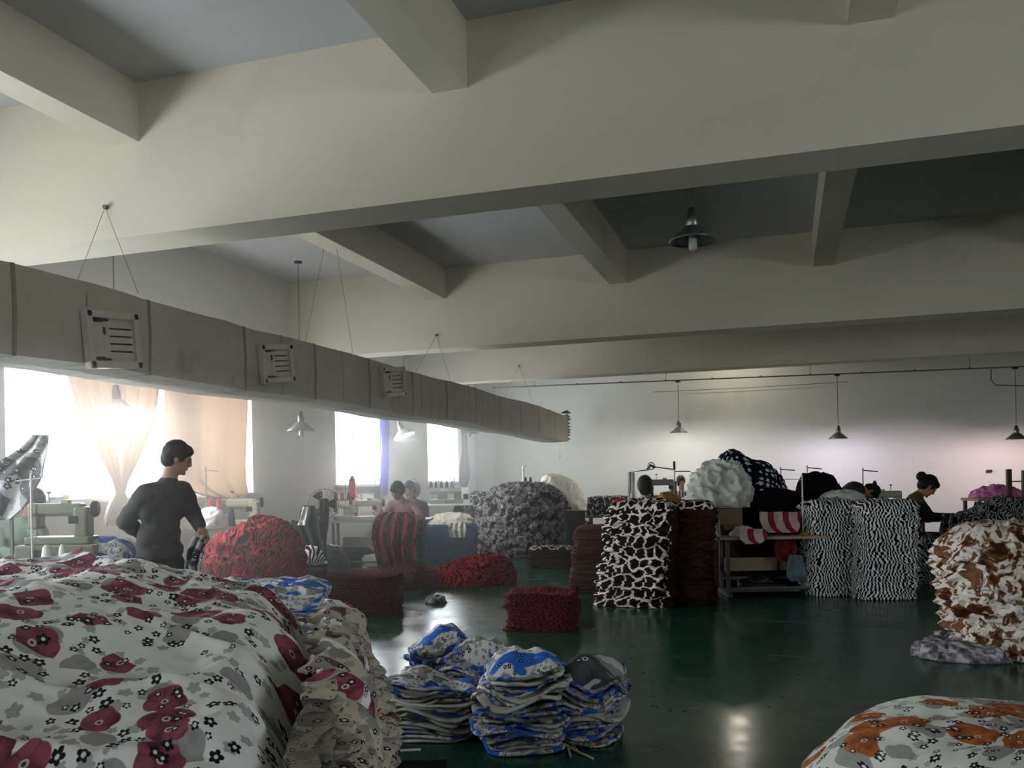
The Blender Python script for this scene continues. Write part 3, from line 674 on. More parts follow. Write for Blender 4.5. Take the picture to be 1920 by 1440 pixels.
# bundles of folded pieces on the floor, front centre
def bundle(px, py, w, d, h, n, rz, seed, label, tilt=(0, 0), z=0, bulge=.0, back=0, mats=None, hdome=.05, dist=None):
    g = G(px, py) if dist is None else P(px, py, dist); c = g+FV*d*.42
    t = thing('folded_cloth_bundle', label, 'cloth bundle', (c.x, c.y, z), V0+rz, 'blue and white bundles on the green floor')
    r = random.Random(seed); th = h/n
    for i in range(n):
        k = (i+.5)/n; sx = 1-bulge*abs(2*k-1)+r.uniform(-.08, .07); ox, oy = r.uniform(-.035, .035)+tilt[0]*i*th, r.uniform(-.02, .02)+tilt[1]*i*th
        m = MB(); M_ = 56; rings = []
        lay = w*sx; dep = d*(1-bulge*.5*abs(2*k-1)); last = i == n-1; ph = r.uniform(0, 9)
        def lift(x, y): return (.05+.06*k)*mn.noise(Vector((x*4.2+seed, y*4.2, i*.17)))*min(1, .3+k*1.3) + .010*mn.noise(Vector((x*14+ph, y*14, i)))
        K = 6
        pr = [(.90, .14), (.985, .25), (1.0, .55), (.985, .85), (.93, 1.02)]
        for q, (f, zf) in enumerate(pr):
            for kk in range(M_):
                x, y = perim(kk/M_, 3.4); e = 1+.05*mn.noise(Vector((x*1.7+ph, y*1.7, i*.4)))
                X, Y = x*lay/2*f*e, y*dep/2*f*e
                m.v.append((X+ox, Y+oy, max(.003, i*th+zf*th*1.06+lift(X, Y))))
        for q in range(len(pr)-1):
            for kk in range(M_):
                k2 = (kk+1) % M_; a = q*M_; u = kk/M_*2.6+ph
                m.face([a+kk, a+k2, a+M_+k2, a+M_+kk], [(u, q*.012+i*.2), (u+2.6/M_, q*.012+i*.2), (u+2.6/M_, q*.012+.012+i*.2), (u, q*.012+.012+i*.2)], 0 if r.random() < 2 else 0)
        prev = [(len(pr)-1)*M_+kk for kk in range(M_)]
        steps = 8 if last else 1
        for s_i in range(1, steps+1):
            f = (.93*(1-s_i/(steps+.4))) if last else .5; cur = []
            for kk in range(M_):
                x, y = perim(kk/M_, 3.4); X, Y = x*lay/2*f, y*dep/2*f
                zz = i*th+1.06*th+lift(X, Y)+(hdome*(1-(f/.93)**2)+.014*(1-2*abs(mn.noise(Vector((X*9+ph, Y*9, 0))))) if last else 0)
                m.v.append((X+ox, Y+oy, zz)); cur.append(len(m.v)-1)
            for kk in range(M_):
                k2 = (kk+1) % M_; ii = [prev[kk], prev[k2], cur[k2], cur[kk]]
                m.face(ii, [(m.v[a][0]+ph*.1, m.v[a][1]) for a in ii], 1 if last else 0)
            prev = cur
        m.face(prev, [(m.v[a][0]+ph*.1, m.v[a][1]) for a in prev], 1 if last else 0)
        m.face(list(range(M_))[::-1])
        mm = mats or [F_fold, F_blue]
        m.build('folded_piece', mm if (last or r.random() < .45) else [r.choice([F_blue, F_edge, F_edge])], t, True)
    return t
bundle(800, 1392, .58, .42, .29, 15, -.12, 21, 'lowest wide bundle of grey, white and blue folds at the front left', (.05, .05), 0, .06, hdome=.02)
bundle(812, 1315, .44, .42, .34, 9, .25, 22, 'dark blue and grey bundle at the back of the floor group', (.05, .0), 0, .1, mats=[F_fold, F_blue], hdome=.07)
bundle(898, 1352, .46, .46, .34, 13, -.5, 23, 'rounded white floral bundle with a blue edge behind the tall one', (-.05, .1), 0, .12, hdome=.10)
bundle(975, 1416, .48, .44, .42, 19, .1, 24, 'tall bundle with bright blue folds at the front of the floor group', (.06, .1), 0, .12, hdome=.08)
bundle(1092, 1400, .48, .5, .32, 15, -.35, 25, 'grey and white bundle slumping at the right end of the floor group', (.1, .1), 0, .14, mats=[F_fold, F_grey], hdome=.10)
for i, (a, b) in enumerate([((1045, 1398), (1112, 1424)), ((1050, 1380), (1085, 1412)), ((1060, 1392), (1070, 1420))]):
    p, q = G(*a), G(*b); tag(MB().tube([p+Vector((0, 0, .03)), p.lerp(q, .5)+Vector((0, 0, .012)), q+Vector((0, 0, .005))], .006, 5).build('cloth_strip', F_cream), ['longest pale strip trailing from the tall bundle', 'middle pale strip trailing from the tall bundle', 'short pale strip beside the tall bundle'][i], 'strip', 'strips tying the bundles')

# red stacks
def stk(px, py, w, d, h, n, rz, mats, label, seed, **k):
    g = G(px, py); c = g+FV*d*.5
    return pile('folded_cloth_stack', stack_mb(w, d, h, n, seed, **k), mats, (c.x, c.y, 0), V0+rz, label, 'fabric stack')
stk(1022, 1186, .66, .60, .36, 20, -.22, [F_red], 'knee-high crimson zebra stack alone on the open floor', 31, jit=.012, rag=.016, dome=-.03, capfold=.02, outl=.18, layer_uv=True, wob=.03)
stk(672, 1158, .84, .62, .44, 30, -.12, [F_redd], 'dark red zebra stack with a flat striped top behind the floral heap', 32, jit=.012, rag=.012, dome=.02, wob=.02)
stk(582, 1128, .42, .5, .34, 18, .2, [F_redd], 'small dark red stack between the loose red heap and the flat red stack', 33, jit=.012)
c = G(862, 1100)+FV*.45
pile('cloth_heap', heap_mb(1.45, 1.0, .40, 34, 150, 60, fold=.06, ff=6, fine=.6, shape=lambda x, y: .72+.5*x), [F_redh], (c.x, c.y, 0), V0, 'long low heap of red zebra cloth in front of the blue bin', 'fabric heap')
c = P(448, 1100, 9.4); c.z = 0
pile('cloth_heap', heap_mb(1.22, .95, 1.02, 35, 190, 90, p1=.8, p2=.8, fold=.085, ff=4.0, skew=(.20, 0), n=2.6, fine=.55, shape=lambda x, y: 1-.12*max(0, -x)), [F_redh], (c.x, c.y, 0), V0, 'tall loose heap of red zebra cloth beside the standing man', 'fabric heap')
c = G(760, 1108)+FV*.3
pile('cloth_heap', heap_mb(.7, .7, .30, 36, 90, 30, fold=.05, ff=4.5), [F_redd], (c.x, c.y, 0), V0, 'dark red cloth heaped on the floor below the sewing woman in pink', 'fabric heap')
# mound behind
c = G(985, 1048)+FV*.9
pile('cloth_heap', heap_mb(1.85, 1.7, 1.30, 37, 220, 110, p1=.62, p2=.72, fold=.075, ff=5.5, n=2.2, fine=.7), [F_mound], (c.x, c.y, 0), V0, 'big round mound of mottled grey rags in the middle of the hall', 'fabric heap')
c = P(903, 1000, 17.3)
pile('cloth_heap', heap_mb(1.0, .6, 1.14, 38, 90, 46, p1=.7, p2=.8, fold=.08, ff=3.5), [F_gir2], (c.x, c.y, 0), V0, 'giraffe print cloth heaped against the left side of the grey mound', 'fabric heap')
c = P(1060, 1000, 18.3)
pile('cloth_heap', heap_mb(1.15, .8, 1.42, 39, 100, 50, p1=.7, p2=1.0, fold=.13, ff=3.5, skew=(-.12, 0)), [F_cream], (c.x, c.y, 0), V0, 'cream cloth heap showing behind the right shoulder of the grey mound', 'fabric heap')
# brown stacks
stk(1036, 1066, .74, .6, .30, 16, -.05, [F_brown, F_gir2], 'low brown stack with a white veined top in front of the grey mound', 40, faces=lambda x, y, t: 1 if t > 1 else 0, dome=.03, capfold=.02)
stk(1116, 1112, .60, .6, .80, 44, -.1, [F_brown2], 'chest-high plain brown stack left of the giraffe print stack', 41, jit=.012, rag=.014, lean=(.1, 0))
stk(1205, 1139, .82, .75, 1.07, 34, -.42, [F_gir, F_brown], 'tall giraffe print stack with brown side folds', 42, prof=lambda t: 1.10-.16*t, jit=.02, rag=.04, wob=.05, faces=lambda x, y, t: 1 if (x > .93 and t < 1) else 0, M=130, dome=.08, capfold=.05, lean=(.12, 0), layer_uv=.010, proud=.012, uvs=1.0)
stk(1318, 1134, .44, .7, 1.08, 34, -.2, [F_brown, F_gir], 'brown folded stack leaning against the giraffe print stack', 43, jit=.02, rag=.025, wob=.03, dome=.08, faces=lambda x, y, t: 1 if t > .98 else 0, M=80)
# zebra stacks
stk(1571, 1119, .58, .5, 1.06, 31, .05, [F_zeb], 'left of the two tall black and white zebra stacks, beside the table', 44, layer_uv=.03, jit=.014, rag=.026, M=120, wob=.03, dome=.05, capfold=.04, proud=.012)
stk(1672, 1126, .66, .55, 1.06, 31, -.05, [F_zeb], 'right of the two tall black and white zebra stacks, before the seated woman', 45, layer_uv=.03, jit=.014, rag=.026, M=120, wob=.03, dome=.03, capfold=.05, proud=.012, lean=(.06, 0))
c = G(1790, 1098)+FV*.32
pile('cloth_heap', heap_mb(.86, .6, .58, 46, 120, 50, fold=.09, ff=3.6, p1=.7, p2=.8, skew=(-.1, 0)), [F_zebh], (c.x, c.y, 0), V0, 'loose dim zebra cloth slumped on the floor beside the seated woman', 'fabric heap')
c = P(1846, 1000, 11.9)
pile('cloth_heap', heap_mb(1.2, .5, 1.10, 47, 130, 60, fold=.09, ff=3.6, p1=.6, p2=.6, shape=lambda x, y: .86+.22*x), [F_zebh], (c.x, c.y, 0), V0, 'taller mound of loose zebra cloth below the table at the far right', 'fabric heap')
# fleece bundle right
c = G(1932, 1246)+FV*.42
pile('folded_cloth_stack', stack_mb(.92, .85, .90, 15, 48, M=140, prof=lambda t: .82+.22*min(1, t*1.6)*(1 if t < .8 else 1-(t-.8)*.7), jit=.02, rag=.05, dome=.10, wob=.06, sharp=2.8, capfold=.05, layer_uv=False, proud=.03), [F_leo], (c.x+.05, c.y, 0), V0, 'tall bundle of brown and white fleece at the right edge', 'fabric stack')
c = G(1815, 1240)+FV*.12
pile('cloth_scrap', heap_mb(.62, .34, .12, 49, 80, 24, fold=.06, ff=7), [F_scrap], (c.x, c.y, 0), V0-.5, 'fluffy grey scrap lying against the foot of the fleece bundle', 'scrap')
c = G(1772, 1212)
pile('cloth_scrap', heap_mb(.20, .16, .10, 50, 50, 20, fold=.04, ff=10), [F_scrap], (c.x, c.y, 0), V0, 'small pale tuft on the floor left of the fleece bundle', 'scrap')
# orange floral heap bottom right
c = Vector((0, 0, 0))+FV*2.62+RV*1.60
o = pile('draped_fabric_heap', heap_mb(1.35, 1.35, .66, 51, 200, 100, p1=.62, p2=.55, fold=.045, ff=2.2, n=3, fine=.25, shape=lambda x, y: 1-.10*max(0, x)+.04*y), [F_orange], (c.x, c.y, 0), V0, 'white cloth heap with orange poppies and black blossoms at the lower right corner', 'fabric heap')
(MB().ell((0, 0, 0), (.05, .03, .022)).build('cloth_corner', F_orange, o, True)); bpy.data.objects['cloth_corner'].location = (-.68, -.2, .56)
# dark mat by the drape, paper label, floor scraps
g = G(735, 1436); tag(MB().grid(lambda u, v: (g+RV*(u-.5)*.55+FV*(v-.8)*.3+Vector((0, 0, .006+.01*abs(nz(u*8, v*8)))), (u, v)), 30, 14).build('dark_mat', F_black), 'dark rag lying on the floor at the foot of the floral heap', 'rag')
g = G(770, 1407); tag(MB().box((0, 0, .002), (.11, .035, .003)).build('paper_label', F_white), 'white paper slip on the floor before the bundles', 'paper'); o = bpy.data.objects['paper_label']; o.location = g; o.rotation_euler = (0, 0, V0+.1)
def scrap(px, py, w, h, mat, label, seed, group=None):
    g = G(px, py); return pile('cloth_scrap', heap_mb(w, w*.6, h, seed, 40, 14, fold=h*.6, ff=14), [mat], (g.x, g.y, 0), V0, label, 'scrap', group)
scrap(818, 1131, .20, .07, F_scrap, 'crumpled pale scrap in the window reflection on the floor', 61)
scrap(872, 1088, .22, .10, F_mound, 'left mottled scrap at the foot of the long red heap', 62)
scrap(893, 1095, .20, .10, F_mound, 'right mottled scrap at the foot of the long red heap', 63)
scrap(958, 1072, .14, .06, F_mound, 'small pale scrap at the right end of the long red heap', 64)
scrap(1083, 1086, .16, .05, F_scrap, 'pale fringe scrap at the foot of the brown stack', 65)
rb = random.Random(5); m = MB()
for k in range(150):
    g = G(rb.uniform(720, 1500), 1120+220*rb.random()**1.5); s_ = rb.uniform(.004, .014)
    m.add([g+Vector((s_*cos(a)*rb.uniform(.6, 1.4), s_*sin(a), .001 if a else s_*.5)) for a in (0, 1.6, 3.1, 4.7)], [(0, 1, 2, 3), (3, 2, 1, 0)])
tag(m.build('lint', F_brown), 'lint and thread bits strewn over the green floor', 'lint', kind='stuff')
# ------------------------------------------------------------ tables and machines
def table(c, w, d, rz, label, top=None, legs=None, group='sewing tables', shelf=False, apron=False):
    """c = centre of the top surface"""
    t = thing('sewing_table', label, 'table', (c.x, c.y, 0), rz, group); z = c.z; L = legs or M_legs
    MB().box((0, 0, z-.018), (w, d, .036), None, .006).build('tabletop', top or M_wood, t)
    for s in (-1, 1):
        for q in (-1, 1): MB().bar((s*(w/2-.12), q*(d/2-.12), .05), (s*(w/2-.12), q*(d/2-.12), z-.036), .04).build('leg', L, t)
        MB().bar((s*(w/2-.12), -d/2+.03, .03), (s*(w/2-.12), d/2-.03, .03), .05).build('foot', L, t)
    m = MB().bar((-w/2+.12, d/2-.12, .18), (w/2-.12, d/2-.12, .18), .035); m.bar((-w/2+.12, -d/2+.12, .10), (w/2-.12, -d/2+.12, .10), .03); m.build('crossbar', L, t)
    m = MB().box((0, -.02, .12), (.36, .24, .02), Matrix.Rotation(.0, 4, 'X')); m.bar((.1, 0, .12), (.16, .06, z-.2), .012)
    m.build('treadle', M_dark, t)
    m = MB().lathe([(.001, 0), (.075, 0), (.08, .02), (.08, .18), (.06, .2), (.001, .2)], 16, Matrix.Translation((.12, .05, z-.17)) @ Matrix.Rotation(pi/2, 4, 'Y')); m.box((.2, .05, z-.06), (.12, .1, .06)); m.build('motor', M_dark, t)
    if shelf:
        MB().box((-.1, .1, z-.36), (w*.62, .02, .16)).build('front_panel', top or M_wood, t)
        MB().box((-.08, .05, z-.66), (w*.7, d*.5, .02)).build('shelf', L, t)
    if apron: MB().box((0, -d/2+.05, z-.08), (w*.5, .3, .09)).build('drawer', L, t)
    return t
def sewing_machine(loc, rz, label, mat=None, s=1.0, flip=False, cones=(), stand=.0, detail=True, group='sewing machines on the tables'):
    t = thing('sewing_machine', label, 'sewing machine', loc, rz, group); mt = mat or M_machine; f = -1 if flip else 1
    S = Matrix.Diagonal((s*f, s, s, 1)); F = (lambda m: m)
    MB().box((0, 0, .03), (.50, .19, .06), S, .01).build('bed', mt, t)
    MB().box((.17, 0, .17), (.11, .13, .24), S, .018).build('column', mt, t)
    MB().box((-.02, 0, .27), (.40, .11, .10), S, .025).build('arm', mt, t)
    h = MB().box((-.20, 0, .22), (.085, .12, .20), S, .018).build('head', mt, t)
    m = MB().lathe([(.001, .02), (.03, .02), (.06, 0), (.068, .012), (.06, .03), (.001, .035)], 20, S @ Matrix.Translation((.245, 0, .27)) @ Matrix.Rotation(pi/2, 4, 'Y')); m.build('hand_wheel', M_dark, t, True)
    m = MB().tube([(-.20, 0, .13), (-.20, 0, .062)], .005*s, 6, S); m.box((-.20, -.01, .075), (.025, .05, .008), S); m.tube([(-.20, .0, .12), (-.20, .0, .078)], .009, 6, S); m.build('presser_foot', M_steel, t)
    m = MB().lathe([(.001, 0), (.02, 0), (.02, .012), (.008, .014), (.008, .03), (.001, .03)], 14, S @ Matrix.Translation((-.19, -.06, .24)) @ Matrix.Rotation(pi/2, 4, 'X')); m.build('tension_dial', M_steel, t)
    m = MB().tube([(-.10, 0, .32), (-.10, 0, .40)], .005, 6, S); m.lathe([(.001, .39), (.018, .40), (.02, .41), (.001, .415)], 12, S @ Matrix.Translation((-.10, 0, 0))); m.box((.03, 0, .33), (.07, .05, .03), S, .005); m.build('thread_pin', M_steel, t)
    MB().box((.12, -.068, .19), (.07, .006, .06), S).build('stitch_plate', M_dark, t)
    if stand:
        thread_stand_parts(t, (.30*s*f, .10*s, 0), stand, cones)
    return t
M_cone = {'w': plain('white_thread', C(214, 212, 204), .8), 'r': plain('red_thread', C(190, 40, 54), .8), 'k': plain('black_thread', C(30, 30, 32), .8), 'g': plain('grey_thread', C(110, 108, 104), .8), 'd': plain('maroon_thread', C(110, 44, 44), .8)}
def cone_mb(r=.035, h=.14, M=None):
    return MB().lathe([(.001, 0), (r*1.15, 0), (r*1.15, .008), (r, .012), (r*.62, h*.88), (r*.4, h*.9), (r*.36, h), (.001, h)], 16, M)
def thread_stand_parts(t, p, h, cones):
    x, y, z = p; m = MB().tube([(x, y, 0), (x, y, h)], .007, 6); m.tube([(x-.16, y, h-.05), (x+.16, y-.01, h-.06)], .004, 6)
    for s in (-1, 1): m.lathe([(.012, -.004), (.012, .004)], 8, Matrix.Translation((x+s*.12, y, h-.06)))
    m.box((x, y, .015), (.3, .12, .012)); m.build('thread_stand', M_steel, t)
    for i, c in enumerate(cones):
        cone_mb(M=Matrix.Translation((x-.11+.11*(i % 3), y-.02, .02))).build('thread_cone', M_cone[c], t, True)
def overlock(loc, rz, label, s=1.0, mat=None, cones='kkkk', tree=.5, group='overlock machines on the tables'):
    t = thing('overlock_machine', label, 'sewing machine', loc, rz, group); mt = mat or M_machine2
    S = Matrix.Scale(s, 4)
    MB().box((0, 0, .045), (.34, .22, .09), S, .012).build('bed', mt, t)
    m = MB().box((.08, .02, .17), (.16, .15, .18), S, .02); m.box((-.06, .02, .24), (.20, .10, .07), S, .015); m.build('arm', mt, t)
    m = MB().tube([(-.12, 0, .22), (-.12, -.02, .10)], .01*s, 8, S); m.box((-.12, -.04, .10), (.04, .06, .012), S); m.build('presser_foot', M_steel, t)
    m = MB().lathe([(.001, .02), (.055, .02), (.06, 0), (.001, -.005)], 18, S @ Matrix.Translation((.175, .02, .17)) @ Matrix.Rotation(pi/2, 4, 'Y')); m.build('hand_wheel', M_dark, t)
    for k in range(4): MB().lathe([(.001, 0), (.016, 0), (.016, .02), (.001, .02)], 12, S @ Matrix.Translation((-.02+.04*k, -.06, .21)) @ Matrix.Rotation(pi/2, 4, 'X')).build('tension_dial', M_steel, t)
    m = MB().tube([(0, .16, 0), (0, .16, tree)], .006, 6); m.tube([(-.2, .16, tree-.02), (.2, .16, tree-.03)], .004, 6); m.box((0, .16, .30), (.42, .10, .012)); m.build('thread_stand', M_steel, t)
    for i, c in enumerate(cones): cone_mb(.033, .12, Matrix.Translation((-.15+.1*i, .15, .306))).build('thread_cone', M_cone[c], t, True)
    return t
def flat(v, z): return Vector((v.x, v.y, z))
# left foreground machine
c = P(95, 1053, 6.6); tz0 = c.z
table(P(140, 1053, 6.7), 1.25, .55, V0, 'worn wooden sewing table under the machine at the left edge', M_wood2)
t = thing('machine_cabinet', 'low olive cabinet block under the old beige machine', 'cabinet', flat(P(118, 1053, 6.65), tz0), V0); MB().box((.0, 0, .065), (.60, .26, .13), None, .012).build('case', M_machine2, t); MB().box((-.1, -.135, .065), (.14, .015, .06)).build('hatch', M_dark, t); MB().box((.12, -.135, .07), (.18, .01, .08)).build('drawer', M_machine2, t)
sewing_machine(flat(P(118, 1053, 6.65), tz0+.13), V0, 'old beige sewing machine on a low block at the left edge', M_machine2, .98, detail=True)
for px, nm in ((87, 'wider white thread cone standing before the left machine'), (117, 'narrower white thread cone standing before the left machine')):
    tag(cone_mb(.042 if px < 100 else .034, .14, Matrix.Translation(flat(P(px, 1030, 6.42), tz0))).build('thread_cone', M_cone['w'], None, True), nm, 'thread cone', 'white cones at the left machine')
t = thing('thread_stand', 'pale thread stand pole rising before the dark haired head at the left', 'thread stand', flat(P(61, 1050, 6.5), tz0), V0); MB().tube([(0, 0, .012), (0, 0, .66)], .008, 6).build('pole', M_white, t); MB().tube([(-.12, 0, .62), (.12, 0, .64)], .005, 6).build('arm', M_white, t); MB().lathe([(.001, 0), (.05, 0), (.05, .012), (.001, .014)], 14).build('base', M_white, t)
# second left machine
tz = P(430, 986, 10.4).z
table(flat(P(432, 986, 10.7), tz), .95, .55, V0, 'pale sewing table behind the loose red heap', M_wood)
sewing_machine(flat(P(452, 984, 10.7), tz), V0, 'cream sewing machine behind the top of the loose red heap', M_machine, 1.0, flip=False)
t = thing('thread_stand', 'thread stand with two red cones under the wide curtain', 'thread stand', flat(P(388, 986, 10.6), tz), V0); MB().tube([(0, 0, 0), (0, 0, .72)], .008, 6).build('pole', M_steel, t); m = MB().tube([(-.02, 0, .68), (.16, 0, .66)], .004, 6); m.box((.09, 0, .18), (.24, .1, .012)); m.build('cone_rack', M_steel, t)
for k in (.05, .15): cone_mb(.038, .15, Matrix.Translation((k, 0, .187))).build('thread_cone', M_cone['r'], t, True)
tag(cone_mb(.034, .15, Matrix.Translation(flat(P(424, 984, 10.3), tz))).build('thread_cone', M_cone['w'], None, True), 'white thread cone on the table right of the standing man', 'thread cone')
tag(cone_mb(.05, .22, Matrix.Translation(flat(P(434, 984, 10.35), tz))).build('thread_cone', M_cone['k'], None, True), 'dark tall thread cone beside the white one on the table', 'thread cone')
c = flat(P(398, 985, 10.2), tz); pile('cloth_bundle', heap_mb(.28, .25, .22, 71, 50, 24, fold=.04, ff=8), [F_white], c, V0, 'crumpled white cloth on the table at the man\'s hands', 'fabric bundle')
# middle table of the woman in pink
tz = P(700, 974, 13.4).z
table(flat(P(712, 974, 13.5), tz), 1.62, .6, V0, 'white edged sewing table of the woman in pink', M_wood2, shelf=True)
overlock(flat(P(645, 972, 13.4), tz), V0, 'overlock machine with maroon cones left on the table of the woman in pink', .9, M_machine, 'drd', .62)
sewing_machine(flat(P(690, 972, 13.35), tz), V0, 'beige sewing machine in the middle of the table of the woman in pink', M_machine, .95)
t = thing('thread_cone', 'large red cone stacked on another before the second window', 'thread cone', flat(P(661, 940, 13.7), tz+.0), V0)
cone_mb(.075, .34, Matrix.Translation((0, 0, .34))).build('upper_cone', plain('light_red_plastic', C(224, 70, 60), .5), t, True); cone_mb(.085, .34).build('lower_cone', M_cone['r'], t, True)  # upper cone in a lighter red than the lower one
table(flat(P(750, 958, 15.3), P(750, 958, 15.3).z), .9, .5, V0, 'brown table end behind the woman in pink', M_wood)
# farther overlock table
tz = P(840, 944, 16.6).z
table(flat(P(838, 944, 16.6), tz), 1.0, .55, V0, 'white table with overlock machines under the farthest window', M_white)
overlock(flat(P(822, 943, 16.6), tz), V0, 'overlock machine with black cones under the farthest window', .95, M_machine2, 'kkk', .72)
overlock(flat(P(852, 943, 16.5), tz), V0, 'second overlock machine right of the one with black cones', .95, M_machine2, 'kg', .5)
t = thing('control_box', 'white electric control box beside the overlock machines', 'box', flat(P(874, 943, 16.5), tz), V0)
MB().box((0, 0, .15), (.16, .16, .30), None, .01).build('case', M_white, t); MB().box((0, -.085, .13), (.09, .01, .10)).build('dark_opening', M_dark, t)
# bin with white cloth
g = G(846, 1047); t = thing('storage_bin', 'dark blue plastic bin heaped with cream cloth', 'bin', (g.x, g.y, 0)+FV*.35 if False else tuple(g+FV*.35), V0)
MB_ = MB(); w, d, h = .86, .62, .62
m = MB()
for (a, b, sx, sy) in ((0, -d/2, w, .02), (0, d/2, w, .02), (-w/2, 0, .02, d), (w/2, 0, .02, d)): m.box((a, b, h/2), (sx, sy, h))
m.box((0, 0, .01), (w, d, .02)); m.build('bin_body', plain('blue_bin_plastic', C(26, 62, 92), .4), t)
m = MB()
for (a, b, sx, sy) in ((0, -d/2, w+.06, .05), (0, d/2, w+.06, .05), (-w/2, 0, .05, d), (w/2, 0, .05, d)): m.box((a, b, h-.02), (sx, sy, .05))
m.build('rim', plain('blue_rim', C(34, 80, 120), .4), t)
MB().box((.15, -d/2-.02, h*.55), (.12, .03, .10)).build('handle', M_dark, t)
pile('cloth_bundle', heap_mb(.84, .62, .20, 72, 90, 36, fold=.05, ff=6), [F_cream], g+FV*.35+Vector((0, 0, h-.02)), V0, 'cream cloth piled on top of the blue bin', 'fabric bundle')
def drape(name, rows, mat, label, cat='cloth', fold=.02, nf=3, nu=24, nv=30, ph=0, thick=.006, uvs=1.0):
    """rows (left px, right px, y px, distance)"""
    m = MB(); R = len(rows); w0 = (rows[0][1]-rows[0][0])*rows[0][3]/FPX
    def fn(u, v):
        f = v*(R-1); i = min(int(f), R-2); k = f-i; l, r, y, dd = [rows[i][q]*(1-k)+rows[i+1][q]*k for q in range(4)]
        p = P(l+(r-l)*u, y, dd-fold*sin(u*nf*2*pi+ph+2*sin(v*3))-.02*nz(u*4, v*4, ph)); q = P(rows[0][0], rows[0][2], rows[0][3])
        return p, (((u*(r-l)*dd/FPX*1.3 if uvs != 1 else (p-q).dot(RV)*1.2))*uvs, (q.z-p.z)*uvs)
    m.grid(fn, nu, nv); o = m.build(name, mat, None, True); s = o.modifiers.new('thick', 'SOLIDIFY'); s.thickness = thick
    return tag(o, label, cat)
drape('cloth', [(842, 872, 980, 15.72), (841, 874, 992, 15.70), (844, 872, 1008, 15.70)], F_cream, 'cream cloth corner hanging over the front of the blue bin', 'cloth')
t = thing('storage_box', 'dark upright box beside the right flank of the grey mound', 'box', tuple(flat(P(1078, 1000, 15.2), 0)), V0)
MB().box((0, 0, .42), (.34, .4, .84), None, .01).build('case', M_dark, t); MB().box((0, 0, .85), (.36, .42, .03)).build('lid', M_dark, t)
# slatted chair back
t = thing('wooden_chair', 'light wooden chair whose back rail shows left of the grey mound', 'chair', tuple(flat(P(908, 940, 17.9), 0)), V0); M_pine = plain('pine', C(178, 150, 108), .6)
zt = P(908, 920, 17.9).z
for s in (-1, 1):
    MB().bar((s*.2, .2, 0), (s*.2, .2, zt), .035).build('leg', M_pine, t); MB().bar((s*.2, -.2, 0), (s*.2, -.2, .5), .035).build('leg', M_pine, t)
MB().box((0, 0, .52), (.44, .44, .03)).build('seat', M_pine, t)
m = MB()
for k in (0, .12, .26): m.box((0, .2, zt-.04-k), (.40, .02, .05))
m.build('backrest', M_pine, t)
# giraffe rolls on the small metal table at the back
tz = P(1140, 966, 16.5).z
table(flat(P(1145, 966, 16.6), tz), 1.0, .6, V0, 'small grey metal table carrying the giraffe print bolt', M_steel)
for k in range(3):
    m = MB(); 
    r = .055; m2 = stack_mb(.86-.03*k, .42, .115, 2, 90+k, M=60, rag=.012, dome=.015 if k == 2 else 0)
    pile('cloth_bolt', m2, [F_gir2], flat(P(1142, 966, 16.5), tz+.117*k), V0, ['lowest', 'middle', 'topmost'][k]+' folded giraffe print bolt on the grey metal table', 'fabric bolt', 'giraffe print bolts on the metal table')
# red sack, white pole cloth
c = P(1166, 985, 10.9); t = pile('cloth_bundle', heap_mb(.30, .25, .34, 73, 60, 30, fold=.04, ff=7), [F_redb], flat(c, .80), V0, 'crimson cloth bundle on the brown stack against the giraffe print stack', 'fabric bundle')
# white lace frame
t = thing('drying_rail', 'thin rail holding a white sheet above the giraffe print stack', 'rail', tuple(flat(P(1178, 940, 11.4), 0)), V0)
zr = P(1180, 886, 11.4).z; MB().tube([(0, 0, 0), (0, 0, zr), (.26, 0, zr+.03)], .010, 6).build('pole', M_steel, t); MB().tube([(.26, 0, zr+.03), (.30, 0, zr+.09), (.36, 0, zr+.06)], .02, 8).build('hook', M_steel, t)
MB().tube([(.33, .0, zr+.07), (.60, -.02, zr+.03)], .009, 6).build('arm', M_steel, t); MB().lathe([(.04, -.01), (.052, 0), (.04, .01), (.04, -.01)], 16, Matrix.Translation((.31, 0, zr+.08)) @ Matrix.Rotation(pi/2, 4, 'X')).build('ring', M_steel, t)
drape('white_sheet', [(1178, 1190, 886, 11.35), (1179, 1191, 915, 11.35), (1176, 1194, 940, 11.3), (1174, 1198, 960, 11.3)], F_white, 'white sheet hanging from the thin rail above the giraffe print stack', 'sheet', .015, 2)
t = thing('thread_stand', 'tall dark thread stand before the person in the striped shirt', 'thread stand', tuple(flat(P(1266, 960, 12.2), .0)), V0)
zr = P(1266, 865, 12.2).z; MB().tube([(0, 0, 0), (0, 0, zr)], .011, 6).build('pole', M_steel, t); MB().tube([(0, 0, zr-.12), (0, 0, zr)], .017, 8).build('grip', M_dark, t); MB().tube([(-.01, 0, zr-.14), (.22, 0, zr-.145)], .009, 6).build('arm', M_steel, t); MB().lathe([(.001, 0), (.15, 0), (.15, .02), (.001, .03)], 20).build('base', M_dark, t)
